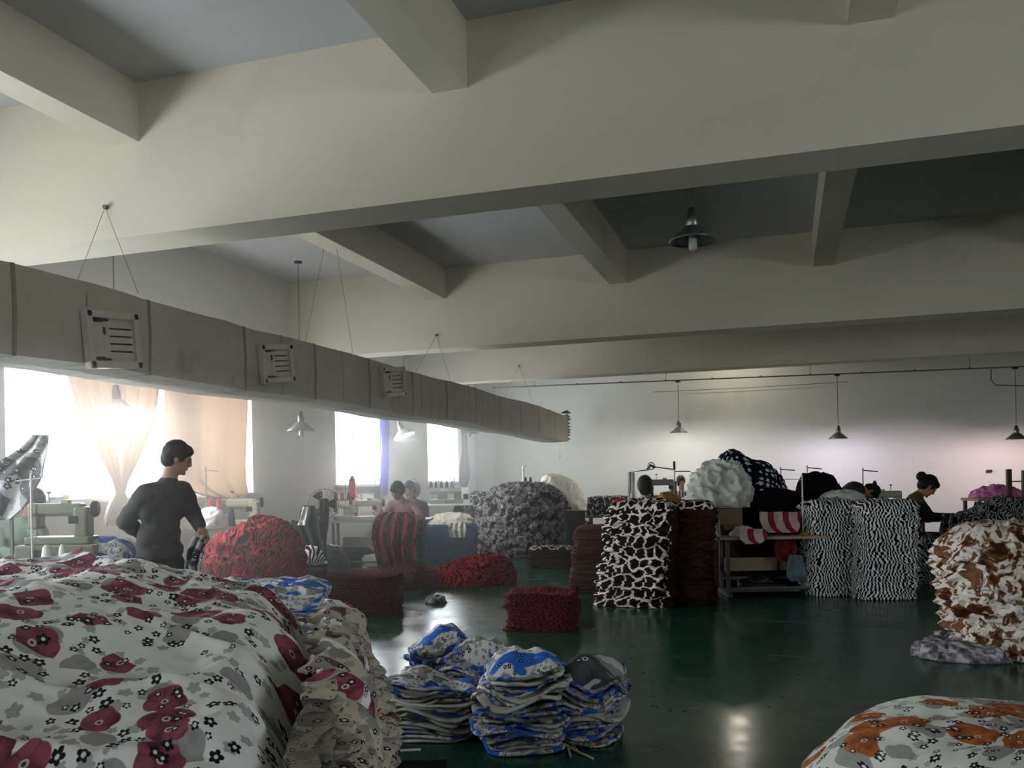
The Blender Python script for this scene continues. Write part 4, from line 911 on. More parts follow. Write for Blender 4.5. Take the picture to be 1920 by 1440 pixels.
# machine row in front of the striped shirt person
tz = P(1240, 935, 15.8).z
table(flat(P(1250, 937, 15.9), tz), 1.5, .6, V0, 'sewing table hidden behind the giraffe print stack', M_wood2)
sewing_machine(flat(P(1243, 937, 15.8), tz), V0, 'dark olive sewing machine before the person in the striped shirt', M_machine2, 1.1)
c = P(1250, 945, 11.6); pile('cloth_bundle', heap_mb(.34, .3, .20, 74, 60, 26, fold=.05, ff=6, p1=1.2, p2=1.2), [F_must], flat(c, c.z-.06), V0, 'mustard cloth peaked behind the giraffe print stack', 'fabric bundle')
t = thing('fabric_crate', 'low wooden crate carrying the mustard cloth', 'crate', tuple(flat(P(1245, 960, 11.6), 0)), V0); zz = c.z-.06
for s in (-1, 1):
    for q in (-1, 1): MB().bar((s*.28, q*.2, 0), (s*.28, q*.2, zz-.02), .04).build('post', M_wood, t)
MB().box((0, 0, zz-.012), (.62, .46, .022)).build('top_board', M_wood, t)
# box and grey sheeting on the main right table
TZ = .80
tc = P(1445, 1003, 10.35)
tz = tc.z
main = table(flat(P(1438, 1003, 10.4), tz), 1.27, .62, V0-.02, 'wide sewing table between the giraffe and zebra stacks', M_wood, shelf=True)
t = thing('cardboard_box', 'brown carton under the grey sheeting on the wide table', 'box', flat(P(1358, 1000, 10.6), tz), V0+.1); M_card = plain('cardboard', C(126, 112, 88), .85)
m = MB().box((0, 0, .16), (.34, .34, .32)); m.build('carton', M_card, t); MB().box((0, -.18, .22), (.18, .10, .01), Matrix.Rotation(.5, 4, 'X')).build('flap', M_card, t)
zb = tz+.325
pile('cloth_heap', heap_mb(.68, .5, .50, 75, 120, 60, fold=.11, ff=4.8, skew=(.05, 0), fine=.5, p1=.8, p2=.8), [F_plast], flat(P(1349, 960, 10.7), zb), V0, 'grey white sheeting heaped on the carton', 'fabric heap')
drape('white_sheet', [(1330, 1342, 945, 10.35), (1328, 1348, 975, 10.25), (1332, 1352, 1010, 10.22)], F_plast, 'grey sheet tail hanging down beside the carton', 'sheet', .02, 2)
# dark fleeces on the table
pile('cloth_heap', heap_mb(.92, .6, .52, 76, 120, 60, fold=.05, ff=5, p1=.7, p2=.7), [F_blackred], flat(P(1445, 1000, 10.85), tz), V0, 'black fleece heap with a few red streaks on the wide table', 'fabric heap')
zs = tz+.36
pile('cloth_heap', heap_mb(.80, .46, .58, 77, 130, 64, fold=.06, ff=3.8, p1=.6, p2=.6, shape=lambda x, y: 1-.30*x, skew=(-.1, 0), n=3), [F_star], flat(P(1412, 950, 11.0), zs), V0, 'navy cloth heap with white stars crowning the black fleece', 'fabric heap')
pile('cloth_heap', heap_mb(.34, .32, .50, 78, 80, 40, fold=.03, ff=4, p1=.55, p2=.6), [F_star], flat(P(1372, 985, 10.95), tz+.05), V0, 'smaller starry navy bundle left below the crowning one', 'fabric heap')
pile('cloth_heap', heap_mb(.62, .5, 1.40, 79, 120, 70, p1=.55, p2=.5, fold=.05, ff=7, fine=.7, shape=lambda x, y: 1-.06*x), [F_black], flat(P(1540, 1000, 11.2), 0), V0, 'tall black ruffled fleece pile beside the starry heap', 'fabric heap')
drape('banded_cloth', [(1424, 1503, 960, 10.42), (1424, 1502, 975, 10.36), (1430, 1500, 990, 10.28), (1440, 1494, 999, 10.2)], F_band, 'red and white banded cloth lying on the wide table', 'cloth', .02, 2, uvs=.8)
drape('banded_cloth', [(1386, 1432, 992, 10.12), (1385, 1440, 1002, 10.04), (1388, 1436, 1012, 10.02), (1398, 1424, 1020, 10.02)], F_band, 'red and white banded flap hanging over the edge of the wide table', 'cloth', .012, 1, uvs=.8)
t = thing('thread_stand', 'pale thread stand pole on the wide table beside the zebra stack', 'thread stand', flat(P(1506, 1000, 10.3), tz), V0); zr = P(1506, 890, 10.3).z-tz
MB().tube([(0, 0, 0), (0, 0, zr)], .010, 6).build('pole', M_white, t); MB().tube([(0, 0, zr-.06), (-.20, 0, zr-.05)], .005, 6).build('arm', M_white, t)
drape('hanging_bag', [(1480, 1503, 1040, 10.3), (1476, 1510, 1060, 10.28), (1474, 1516, 1080, 10.28), (1482, 1508, 1090, 10.3)], plain('pale_blue_bag', C(112, 128, 140), .6), 'pale blue bag hanging under the wide table', 'bag', .03, 1)
drape('hanging_bag', [(1455, 1490, 1008, 10.35), (1452, 1496, 1030, 10.33), (1458, 1488, 1052, 10.33)], plain('dull_red_bag', C(110, 26, 28), .6), 'dull red bag hanging under the wide table', 'bag', .03, 1)
# small things behind: stands against the wall
for i, (x, y0_, y1_, d_, lb) in enumerate([(1515, 930, 877, 13.0, 'thread stand between the black pile and the starry heap'), (1619, 925, 882, 12.6, 'thread stand right of the hunched person in grey'), (1465, 925, 880, 13.4, 'thread stand just right of the starry heap')]):
    z0 = .84; t = thing('thread_stand', lb, 'thread stand', flat(P(x, 950, d_), z0), V0, 'thread stands near the back wall'); zr = P(x, y1_, d_).z-z0
    MB().tube([(0, 0, 0), (0, 0, zr+.04)], .009, 6).build('pole', M_steel, t); MB().tube([(0, 0, zr), (.22, 0, zr-.02)], .009, 6).build('arm', M_steel, t)
tz = P(1650, 954, 12.4).z
table(flat(P(1600, 955, 12.7), .84), 2.1, .6, V0, 'sewing table of the hunched person behind the zebra stacks', M_wood2)
sewing_machine(flat(P(1658, 953, 12.6), .84), V0, 'cream sewing machine beside the hunched person in grey', M_machine, 1.0, flip=True)
tag(cone_mb(.04, .15, Matrix.Translation(flat(P(1641, 950, 12.75), .84+.323)) ).build('thread_cone', M_cone['k'], None, True), 'black thread cone on the machine beside the hunched person', 'thread cone')
# right edge table
tz = P(1900, 972, 11.6).z
table(flat(P(1945, 970, 12.7), tz), 1.5, .7, V0, 'brown topped sewing table at the right edge', M_wood)
t = thing('sewing_machine', 'bare steel machine with two upright posts at the right edge', 'sewing machine', flat(P(1893, 968, 12.55), tz), V0)
MB().lathe([(.001, 0), (.10, 0), (.10, .02), (.075, .04), (.07, .20), (.05, .24), (.001, .25)], 20, Matrix.Translation((-.03, 0, 0))).build('motor_housing', M_steel, t, True)
MB().box((0, 0, .36), (.07, .05, .60), None, .006).build('post', plain('brown_post', C(74, 58, 50), .5), t); MB().box((.22, 0, .34), (.06, .05, .60), None, .006).build('post', plain('olive_post', C(92, 88, 70), .5), t); MB().bar((0, 0, .48), (.22, 0, .48), .02).build('crossbar', M_steel, t)
MB().lathe([(.001, 0), (.09, 0), (.09, .26), (.001, .26)], 16, Matrix.Translation((.30, -.02, 0))).build('red_canister', F_redb, t)
c = P(1868, 945, 12.9); pile('cloth_heap', heap_mb(.72, .4, .17, 80, 90, 44, fold=.04, ff=9, p1=1.0, p2=1.0), [F_pink], flat(c, 1.02), V0, 'bright pink cloth heap under the last pendant lamp', 'fabric heap')
t = thing('work_stand', 'plain bench behind the zebra mound carrying the pink cloth', 'bench', tuple(flat(c, 0)), V0)
MB().box((0, 0, 1.0), (.8, .5, .04)).build('bench_top', M_wood, t)
for s in (-1, 1):
    for q in (-1, 1): MB().bar((s*.36, q*.2, 0), (s*.36, q*.2, .98), .045).build('leg', M_legs, t)
c = PY(1855, 883, 19.66); tag(MB().box(c, (.10, .06, .05), Matrix.Identity(4), .008).build('wall_clip', M_dark), 'small dark clip fixed to the back wall near the right edge', 'clip')
# floral cloth hanging over a stand at the far left, purple bag, fan
t = thing('garment_stand', 'slanted pole carrying the pale floral cloth at the left edge', 'stand', tuple(flat(P(45, 1000, 7.0), 0)), V0)
a, b = P(-40, 950, 7.0), P(84, 822, 7.0); o = MB().tube([a, b], .012, 6).build('pole', M_steel, t); t.location = (0, 0, 0); t.rotation_euler = (0, 0, 0); MB().tube([flat(P(20, 900, 7.02), 0), P(20, 888, 7.02)], .016, 6).build('post', M_steel, t)
drape('floral_cloth', [(60, 92, 815, 6.96), (40, 90, 840, 6.95), (-5, 84, 868, 6.93), (-40, 80, 895, 6.92), (-60, 66, 920, 6.92), (-70, 46, 950, 6.92), (-80, 20, 975, 6.93)], F_grey, 'pale grey floral cloth hung in front of the bright window at the left', 'cloth', .03, 2, 40, 40)
# fan
c = P(607, 945, 11.0); t = thing('pedestal_fan', 'grey pedestal fan with a round wire guard between the red heap and the pink woman', 'fan', tuple(flat(c, 0)), V0+.35); z = c.z; R = Matrix.Translation((0, 0, z)) @ Matrix.Rotation(pi/2, 4, 'X')
m = MB()
for r in (.19, .155, .12, .08): m.tube([(r*cos(2*pi*k/28), r*sin(2*pi*k/28), .03*(1-r/.19)) for k in range(29)], .006 if r == .19 else .003, 5, R, False)
for k in range(20): a = 2*pi*k/20; m.tube([(.03*cos(a), .03*sin(a), .05), (.19*cos(a), .19*sin(a), 0)], .0025, 4, R)
m.build('wire_guard', M_steel, t)
m = MB()
for k in range(3):
    a = 2*pi*k/3; m.grid(lambda u, v: (R @ Vector(((.03+.14*v)*cos(a+(u-.5)*.9), (.03+.14*v)*sin(a+(u-.5)*.9), -.02+.03*(u-.5))), (u, v)), 5, 5)
m.build('fan_blade', M_dark, t); MB().lathe([(.001, .06), (.05, .05), (.055, -.1), (.001, -.12)], 18, R).build('motor', M_dark, t, True)
MB().tube([(0, .04, 0.03), (0, .04, z-.03)], .018, 8).build('pole', M_dark, t); MB().lathe([(.001, .05), (.05, .045), (.2, .02), (.2, 0), (.001, 0)], 24).build('base', M_dark, t)
# chair with clothes next to the red heap
t = thing('work_chair', 'dark chair hung with grey and white clothes right of the loose red heap', 'chair', tuple(flat(P(580, 1060, 10.4), 0)), V0+.2)
for s in (-1, 1):
    MB().bar((s*.19, .19, 0), (s*.19, .19, 1.0), .03).build('leg', M_dark, t); MB().bar((s*.19, -.19, 0), (s*.19, -.19, .46), .03).build('leg', M_dark, t)
MB().box((0, 0, .47), (.42, .42, .04), None, .01).build('seat', M_dark, t); MB().box((0, .19, .86), (.42, .03, .26), None, .01).build('backrest', M_dark, t)
drape('jacket', [(568, 590, 948, 10.42), (562, 596, 962, 10.35), (560, 600, 985, 10.3), (566, 604, 1010, 10.3), (572, 604, 1040, 10.32)], plain('charcoal_jacket', C(52, 54, 56), .9), 'charcoal jacket draped over the dark chair', 'jacket', .03, 2)
drape('white_cloth', [(569, 578, 950, 10.28), (562, 574, 975, 10.24), (558, 572, 985, 10.22)], F_white, 'narrow white cloth over the jacket on the chair', 'cloth', .01, 1)
c = P(580, 1010, 10.05); pile('cloth_bundle', heap_mb(.30, .28, .20, 81, 60, 26, fold=.04, ff=7), [F_zeb], flat(c, .50), V0, 'black and white cloth bundle on the seat of the dark chair', 'fabric bundle')
drape('dark_cloth', [(600, 615, 935, 10.9), (598, 618, 955, 10.85), (600, 616, 985, 10.85), (604, 612, 1010, 10.85)], M_black, 'dark cloth hung on the right side of the pedestal fan', 'cloth', .03, 2)
# backpack on the far side
c = P(775, 917, 15.0); t = thing('backpack', 'grey patterned backpack hanging behind the woman in pink', 'backpack', tuple(c), V0)
MB().ell((0, 0, 0), (.13, .08, .16), None, 20).build('bag_body', F_scrap, t, True); MB().ell((0, -.06, -.05), (.09, .04, .08), None, 16).build('pocket', M_black, t, True); MB().tube([(-.06, 0, .13), (0, 0, .19), (.06, 0, .13)], .01, 6).build('strap', M_black, t); MB().tube([(0, .06, .17), (0, .06, -1.5+.0)], .012, 6).build('hanging_post', M_steel, t)
# blue scrap bits on the small table left of middle, cones in front of the mound
t = thing('thread_stand', 'white pole with two black cones peeping over the grey mound', 'thread stand', flat(P(983, 960, 17.6), 0), V0); zr = P(983, 872, 17.6).z
MB().tube([(0, 0, 0), (0, 0, zr-.03)], .022, 8).build('pole', M_white, t); m = MB().tube([(0, 0, zr-.04), (.03, 0, zr), (.07, 0, zr-.03)], .018, 8); m.build('hook', M_white, t); zc = P(985, 908, 17.6).z; MB().box((.1, 0, zc-.01), (.4, .12, .015)).build('cone_rack', M_steel, t)
for k in (.04, .14): cone_mb(.034, .15, Matrix.Translation((k+.0, 0, zc))).build('thread_cone', M_cone['k'], t, True)

# bags and lumps under and behind the tables, dark ones added to darken the gaps
for (x, y, d_, w_, h_, mt_, lb) in ((662, 1040, 13.7, .7, .42, M_black, 'dark sack under the left part of the pink woman\'s table'), (700, 1030, 13.6, .35, .30, F_plast, 'pale crumpled bag under the table of the woman in pink'), (612, 1060, 12.2, .6, .55, M_black, 'dark bag behind the fan foot'), (1440, 1075, 11.3, 1.5, .76, F_black, 'black heap added to darken the gap behind the wide table'), (1420, 1110, 10.7, .5, .22, M_black, 'dark pouch added to darken the floor under the wide table'), (1365, 1100, 11.0, .5, .62, F_brown, 'brown cloth lump behind the left end of the wide table'), (520, 1085, 11.6, .9, .5, F_redd, 'dark red cloth lump behind the small red stack'), (1150, 1050, 13.6, .8, .55, M_black, 'dark bag below the giraffe print bolts')):
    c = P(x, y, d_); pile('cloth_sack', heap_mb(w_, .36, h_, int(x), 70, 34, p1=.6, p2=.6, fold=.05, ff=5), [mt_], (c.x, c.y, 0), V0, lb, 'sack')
# small clutter that crowds the tables
for i, (x, y, d_, w_, h_, mt_, lb) in enumerate([(730, 972, 13.3, .30, .12, F_redh, 'small red cloth lump on the table of the woman in pink'), (618, 970, 13.3, .22, .07, F_white, 'white cloth scrap on the left end of the pink woman\'s table'), (822, 975, 17.2, .3, .16, F_plast, 'pale bag below the farthest overlock table'), (1100, 990, 16.3, .3, .3, F_gir2, 'veined cloth lump left of the grey metal table'), (1393, 1000, 10.25, .26, .10, F_plast, 'pale crumple on the wide table beside the carton'), (1262, 938, 15.6, .25, .1, F_must, 'ochre cloth under the striped shirt'), (1515, 1000, 10.25, .18, .03, F_must, 'ochre scrap on the right end of the wide table'), (1580, 962, 10.6, .5, .12, F_plast, 'grey sheeting draped over the zebra stacks')]):
    c = P(x, y, d_)
    if i in (2, 3): c.z = 0; h_ = .6
    if i == 6 or i == 4: c.z = tc.z
    if i == 7: c.z = 1.09
    pile('cloth_bundle', heap_mb(w_, w_*.7, h_, int(x), 50, 22, fold=min(.035, h_*.3+.01), ff=9), [mt_], tuple(c), V0, lb, 'fabric bundle')
for i, (x, y, d_, k, lb) in enumerate([(1052, 0, 0, 'k', ''), (705, 958, 13.6, 'd', 'maroon cone beside the pink woman\'s machine'), (630, 958, 13.55, 'd', 'maroon cone at the left end of the pink woman\'s table'), (1222, 925, 15.6, 'k', 'black cone left of the olive machine'), (1306, 925, 15.8, 'k', 'black cone right of the striped shirt')]):
    if not lb: continue
    z = {13.6: 0, 13.55: 0}.get(d_); zz = P(700, 974, 13.4).z if z == 0 else P(1240, 935, 15.8).z
    tag(cone_mb(.042, .18, Matrix.Translation(flat(P(x, y, d_), zz))).build('thread_cone', M_cone[k], None, True), lb, 'thread cone')
# ------------------------------------------------------------ people
PEND = []
def flush():
    dg = bpy.context.evaluated_depsgraph_get()
    res = [(o, bpy.data.meshes.new_from_object(o.evaluated_get(dg)), mat, na, nf) for o, mat, na, nf in PEND]
    for o, new, mat, na, nf in res:
        o.modifiers.clear(); o.data = new; new.materials.clear(); new.materials.append(mat)
        if na:
            for v in new.vertices:
                q = v.co*nf; v.co += v.normal*((1-2*abs(mn.noise(q)))*na+mn.noise(q*2.7)*na*.5)
        new.polygons.foreach_set('use_smooth', [True]*len(new.polygons))
def remesh(mb, name, mat, parent, vox, smooth_it=4, noise_amp=0, nf=8):
    me = mb.mesh(name, mat, True); o = bpy.data.objects.new(name, me); col.objects.link(o)
    r = o.modifiers.new('r', 'REMESH'); r.mode = 'VOXEL'; r.voxel_size = vox; r.use_smooth_shade = True
    s = o.modifiers.new('s', 'SMOOTH'); s.iterations = smooth_it; s.factor = .5
    PEND.append((o, mat, noise_amp, nf))
    if parent: o.parent = parent; o.matrix_parent_inverse = parent.matrix_world.inverted() if False else Matrix.Translation(-Vector(parent.location))
    return o
def cap(m, a, b, ra, rb, seg=12):
    a, b = Vector(a), Vector(b); m.tube([a, a.lerp(b, .5), b], [ra, (ra+rb)/2, rb], seg); m.ell(a, (ra,)*3, None, seg); m.ell(b, (rb,)*3, None, seg)
def basis(x, y, z, c): return Matrix(((x.x, y.x, z.x, c.x), (x.y, y.y, z.y, c.y), (x.z, y.z, z.z, c.z), (0, 0, 0, 1)))
M_skin = plain('skin', C(176, 130, 104), .6, var=.06); M_hair = plain('black_hair', C(24, 20, 18), .6, var=.2, scale=40, bump=.5, bs=120)
M_shoe = plain('dark_shoe', C(30, 28, 28), .5); M_eye = plain('dark_eye', C(20, 16, 16), .3); M_lip = plain('lips', C(140, 76, 68), .6)
def hand(m, w, d, side, curl=.9, s=1.0, palmn=None):
    """wrist w, pointing d; five separate fingers"""
    d = d.normalized(); up = (palmn or Vector((0, 0, -1))); x = d.cross(up).normalized()*side; n_ = x.cross(d).normalized()
    if n_.dot(up) < 0: n_ = -n_
    pc = w+d*.045*s; m.ell((0, 0, 0), (.042*s, .048*s, .018*s), basis(x, d, n_, pc), 12); cap(m, w, w+d*.04*s, .026*s, .03*s, 10)
    for i, (off, L) in enumerate(((-.030, .058), (-.010, .070), (.010, .074), (.030, .064))):
        a = w+d*.082*s+x*off*s; c1 = (d*cos(curl*.5)+n_*sin(curl*.5)); c2 = (d*cos(curl*1.3)+n_*sin(curl*1.3))
        b = a+c1*L*.5*s; e = b+c2*L*.5*s; cap(m, a, b, .0095*s, .009*s, 8); cap(m, b, e, .009*s, .0075*s, 8)
    a = w+d*.02*s+x*.036*s; b = a+(d*.6+x*.6+n_*.3).normalized()*.035*s; e = b+(d*.9+n_*.4).normalized()*.028*s
    cap(m, a, b, .012*s, .011*s, 8); cap(m, b, e, .011*s, .009*s, 8)
def person(label, J, f, top, bottom, vox=.009, build=1.0, bun=None, hs=1.0, hair_len=0, face=True, up=None, wr=.006, hairm=None, open_neck=True, topname='jacket', curl=.9):
    """J: head neck chest waist hip shL elL wrL shR elR wrR hpL knL anL hpR knR anR"""
    base = Vector((J['hip'].x, J['hip'].y, 0)); t = thing('person', label, 'person', base, 0, None)
    k = build; H = J['head']; f = f.normalized(); u = (up or (H-J['neck'])).normalized(); f = (f-u*f.dot(u)*.999).normalized(); r = f.cross(u).normalized(); B = basis(r, f, u, H) @ Matrix.Scale(hs, 4)
    m = MB()
    m.ell((0, -.005, .015), (.074, .092, .104), B, 20); m.ell((0, .03, -.05), (.052, .058, .062), B, 16)
    m.ell((0, .095, -.012), (.013, .02, .022), B, 10); m.ell((0, .088, .01), (.009, .014, .03), B, 8); m.ell((0, .078, -.052), (.024, .014, .010), B, 10); m.ell((0, .075, -.088), (.022, .018, .016), B, 10)
    for s in (-1, 1): m.ell((s*.076, -.01, -.005), (.010, .020, .030), B, 10); m.ell((s*.034, .06, -.025), (.022, .022, .022), B, 10)
    cap(m, H-u*.05-f*.015, J['neck'], .052, .056); 
    sh = (J['shR']-J['shL']).normalized(); ch = J['chest']; sp = (J['neck']-J['waist']).normalized(); fw = sh.cross(sp).normalized(); T = lambda c: basis(sh, fw, sp, c)
    m.ell((0, 0, 0), (.15*k, .095*k, .17), T(ch), 18); m.ell((0, 0, 0), (.13*k, .09*k, .16), T(J['waist']), 16); m.ell((0, 0, 0), (.15*k, .11*k, .13), T(J['hip']), 16)
    for s in 'LR':
        cap(m, J['neck']-sp*.04, J['sh'+s], .05, .052*k); cap(m, J['sh'+s], J['el'+s], .044*k, .034*k); cap(m, J['el'+s], J['wr'+s], .034*k, .024*k)
        d = (J['wr'+s]-J['el'+s]); hand(m, J['wr'+s], J.get('hd'+s, d), 1 if s == 'L' else -1, curl)
        cap(m, J['hp'+s], J['kn'+s], .075*k, .052*k); cap(m, J['kn'+s], J['an'+s], .05*k, .034*k); fd = Vector((fw.x, fw.y, 0)).normalized()
        if fd.dot(Vector((f.x, f.y, 0))) < 0: fd = -fd
        cap(m, J['an'+s]-Vector((0, 0, .04)), J['an'+s]-Vector((0, 0, .045))+fd*.13, .035, .028)
    remesh(m, 'body', M_skin, t, .0085 if vox < .0095 else .0115, 2)
    m = MB(); m.ell((0, 0, 0), (.175*k, .118*k, .185), T(ch), 20); m.ell((0, 0, 0), (.155*k, .115*k, .17), T(J['waist']), 18); m.ell((0, 0, 0), (.16*k, .13*k, .09), T(J['hip']+sp*.08), 18)
    cap(m, ch, J['waist'], .12*k, .12*k); cap(m, J['neck']-sp*.10, J['neck']-sp*.012, .09, .066)
    for s in 'LR':
        cap(m, J['neck']-sp*.06, J['sh'+s], .062, .070*k); cap(m, J['sh'+s], J['el'+s], .068*k, .054*k); e = J['el'+s].lerp(J['wr'+s], .93); cap(m, J['el'+s], e, .054*k, .040*k)
    remesh(m, topname, top, t, vox*1.6, 3, wr)
    m = MB(); m.ell((0, 0, 0), (.168*k, .13*k, .12), T(J['hip']), 18)
    for s in 'LR': cap(m, J['hp'+s], J['kn'+s], .092*k, .068*k); cap(m, J['kn'+s], J['an'+s], .067*k, .052*k); m.ell(J['hp'+s], (.10*k, .10*k, .10*k), None, 14)
    remesh(m, 'trousers', bottom, t, vox*1.9, 3, wr*.7)
    for s in 'LR':
        m = MB(); a = J['an'+s]; fd = Vector((fw.x, fw.y, 0)).normalized()
        if fd.dot(Vector((f.x, f.y, 0))) < 0: fd = -fd
        q = Vector((a.x, a.y, .035)); cap(m, q-fd*.03, q+fd*.15, .04, .034); m.ell(q+Vector((0, 0, .03)), (.045, .045, .04)); remesh(m, 'shoe', M_shoe, t, .015, 2)
    m = MB(); m.ell((0, -.022, .034), (.084, .098, .102), B, 22); m.ell((0, -.05, -.01), (.080, .066, .085+hair_len), B, 18); m.ell((0, .035, .075), (.066, .055, .042), B, 16)
    for s in (-1, 1): m.ell((s*.062, -.005, .02), (.022, .05, .05+hair_len*.6), B, 12)
    if bun: m.ell(bun[0], (bun[1],)*3, B, 14); cap(m, B @ Vector((0, -.07, .03)), B @ Vector(bun[0]), .03, .03)
    remesh(m, 'hair', hairm or M_hair, t, vox*1.1, 2, .004, 30)
    if face:
        for s in (-1, 1):
            MB().ell((s*.031, .079, .012), (.013, .008, .007), B, 10).build('eye', M_eye, t).matrix_parent_inverse = Matrix.Translation(-base)
            MB().ell((s*.031, .083, .030), (.018, .006, .004), B, 8).build('eyebrow', M_hair, t).matrix_parent_inverse = Matrix.Translation(-base)
        MB().ell((0, .088, -.052), (.022, .008, .006), B, 10).build('mouth', M_lip, t).matrix_parent_inverse = Matrix.Translation(-base)
    return t
def legs(J, spread=.09, seated=False, dirn=None, hipz=.5, right=None):
    h = J['hip']; rt = right or RV; dn = dirn or -FV
    for s, q in (('L', -1), ('R', 1)):
        if seated:
            a = h+rt*q*spread; J['hp'+s] = a; J['kn'+s] = a+dn*.42+Vector((0, 0, .02)); kn = J['kn'+s]; J['an'+s] = Vector((kn.x, kn.y, .10))+dn*.03
        else:
            a = h+rt*q*spread-Vector((0, 0, .04)); J['hp'+s] = a; J['kn'+s] = Vector((a.x, a.y, .50))+rt*q*.02-dn*0; J['an'+s] = Vector((a.x, a.y, .10))+rt*q*.03
    return J
Z = Vector((0, 0, 1))
# standing man
d = 6.35
J = dict(head=P(333, 860, d), neck=P(316, 903, d-.02), chest=P(306, 948, d), waist=P(297, 1010, d), hip=P(297, 1052, d), shL=P(273, 927, d-.13), elL=P(235, 978, d-.08), wrL=P(268, 1003, d+.18), shR=P(343, 921, d+.13), elR=P(361, 960, d+.12), wrR=P(374, 988, d+.0))
J['hdR'] = Vector((.1, .0, -.5))+RV*.3; J['hdL'] = RV+FV*.4
legs(J, .085, False, FV)
M_jack = plain('grey_jacket', C(66, 64, 62), .85, var=.12); M_trs = plain('black_trousers', C(26, 28, 28), .9)
person('man in a grey jacket and black trousers standing before the beige curtains', J, RV*.80+FV*.42-Z*.70, M_jack, M_trs, .009, 1.06, hair_len=-.01, up=(J['head']-J['neck']+RV*.0).normalized(), wr=.010)
drape('held_cloth', [(364, 388, 1006, 6.28), (352, 384, 1030, 6.26), (345, 376, 1060, 6.26), (346, 374, 1090, 6.26), (348, 372, 1115, 6.27)], floral('small_grey_floral', C(60, 62, 66), C(40, 40, 44), C(168, 166, 160), .45, None, .7), 'grey and white floral piece held by the standing man', 'cloth', .025, 2)
# left person at the machine
d = 7.35
J = dict(head=P(63, 945, d), neck=P(52, 972, d+.02), chest=P(38, 1010, d+.05), waist=P(25, 1060, d+.1), hip=P(20, 1098, d+.1), shL=P(0, 990, d+.05), elL=P(5, 1035, d-.15), wrL=P(45, 1045, d-.35), shR=P(75, 998, d-.05), elR=P(80, 1030, d-.2), wrR=P(88, 1044, d-.4))
J['hip'].z = .62; legs(J, .09, True, -FV)
person('person with dark hair in a pale green top bent behind the left machine', J, -FV*.5+RV*.2-Z*.9, plain('pale_green_top', C(132, 146, 130), .9), M_trs, .010, .95, face=True, hair_len=.01, topname='top')
# woman in pink
d = 12.95
J = dict(head=P(745, 921, d-.06), neck=P(751, 936, d+.08), chest=P(755, 957, d+.12), waist=P(760, 988, d+.18), hip=P(762, 1015, d+.2), shL=P(734, 946, d+.1), elL=P(722, 968, d-.1), wrL=P(733, 974, d-.3), shR=P(777, 947, d+.1), elR=P(791, 970, d-.05), wrR=P(766, 972, d-.3))
legs(J, .09, True, -FV*.8)
M_pinkj = plain('dusty_pink_jacket', C(158, 126, 128), .9)
person('woman in a dusty pink jacket sewing dark red cloth at the white edged table', J, -FV*.8-RV*.35-Z*.35, M_pinkj, M_trs, .010, 1.0, hair_len=.015, hs=1.16)
drape('red_cloth', [(722, 766, 960, 12.62), (706, 780, 968, 12.5), (699, 785, 982, 12.4), (696, 780, 1008, 12.3), (702, 776, 1035, 12.28), (710, 774, 1068, 12.3), (700, 786, 1095, 12.2)], F_redh, 'dark red zebra cloth hanging from the table of the woman in pink', 'cloth', .10, 4, 60, 50)
# woman behind her
d = 14.4
J = dict(head=P(766, 917, d), neck=P(771, 934, d+.05), chest=P(776, 960, d+.1), waist=P(780, 985, d+.12), hip=P(782, 1005, d+.15), shL=P(756, 945, d), elL=P(745, 970, d-.2), wrL=P(750, 975, d-.4), shR=P(795, 947, d+.1), elR=P(800, 975, d-.1), wrR=P(780, 976, d-.35))
legs(J, .09, True, -FV)
person('dark haired woman in a dark top half hidden behind the woman in pink', J, -FV*.7-RV*.5-Z*.4, plain('dark_top', C(60, 52, 60), .9), M_trs, .011, .95, topname='top', hs=1.12)
# person in cream with round dark hair
d = 11.9
J = dict(head=P(1209, 914, d), neck=P(1210, 932, d-.02), chest=P(1212, 960, d), waist=P(1214, 1000, d+.02), hip=P(1214, 1040, d+.05), shL=P(1188, 944, d), elL=P(1184, 975, d+.2), wrL=P(1195, 975, d+.4), shR=P(1234, 944, d), elR=P(1240, 975, d+.2), wrR=P(1228, 975, d+.4))
legs(J, .09, True, FV)
person('person with round black hair and cream top seen from behind the giraffe print stack', J, FV-Z*.3, plain('cream_top', C(196, 178, 146), .9), M_trs, .010, 1.0, hair_len=.0, topname='top', hs=1.25)
# person in striped shirt facing the camera
d = 17.0
J = dict(head=P(1277, 904, d), neck=P(1278, 921, d+.04), chest=P(1280, 940, d+.06), waist=P(1280, 962, d+.08), hip=P(1280, 985, d+.1), shL=P(1262, 927, d), elL=P(1256, 948, d-.1), wrL=P(1266, 950, d-.35), shR=P(1296, 928, d), elR=P(1300, 948, d-.1), wrR=P(1290, 950, d-.35))
legs(J, .09, True, -FV)
m_ = NM('striped_shirt', .9); sp_ = m_.n('ShaderNodeSeparateXYZ'); m_.put(sp_.inputs[0], m_.ob()); m_.col(m_.mix(m_.ma('GREATER_THAN', m_.ma('FRACT', m_.ma('MULTIPLY', sp_.outputs[0], 18)), .5), C(208, 204, 208), C(90, 84, 110)))
person('person in a striped shirt facing the camera behind the olive machine', J, -FV-Z*.25, m_.m, M_trs, .011, .9, hair_len=.0, topname='shirt')
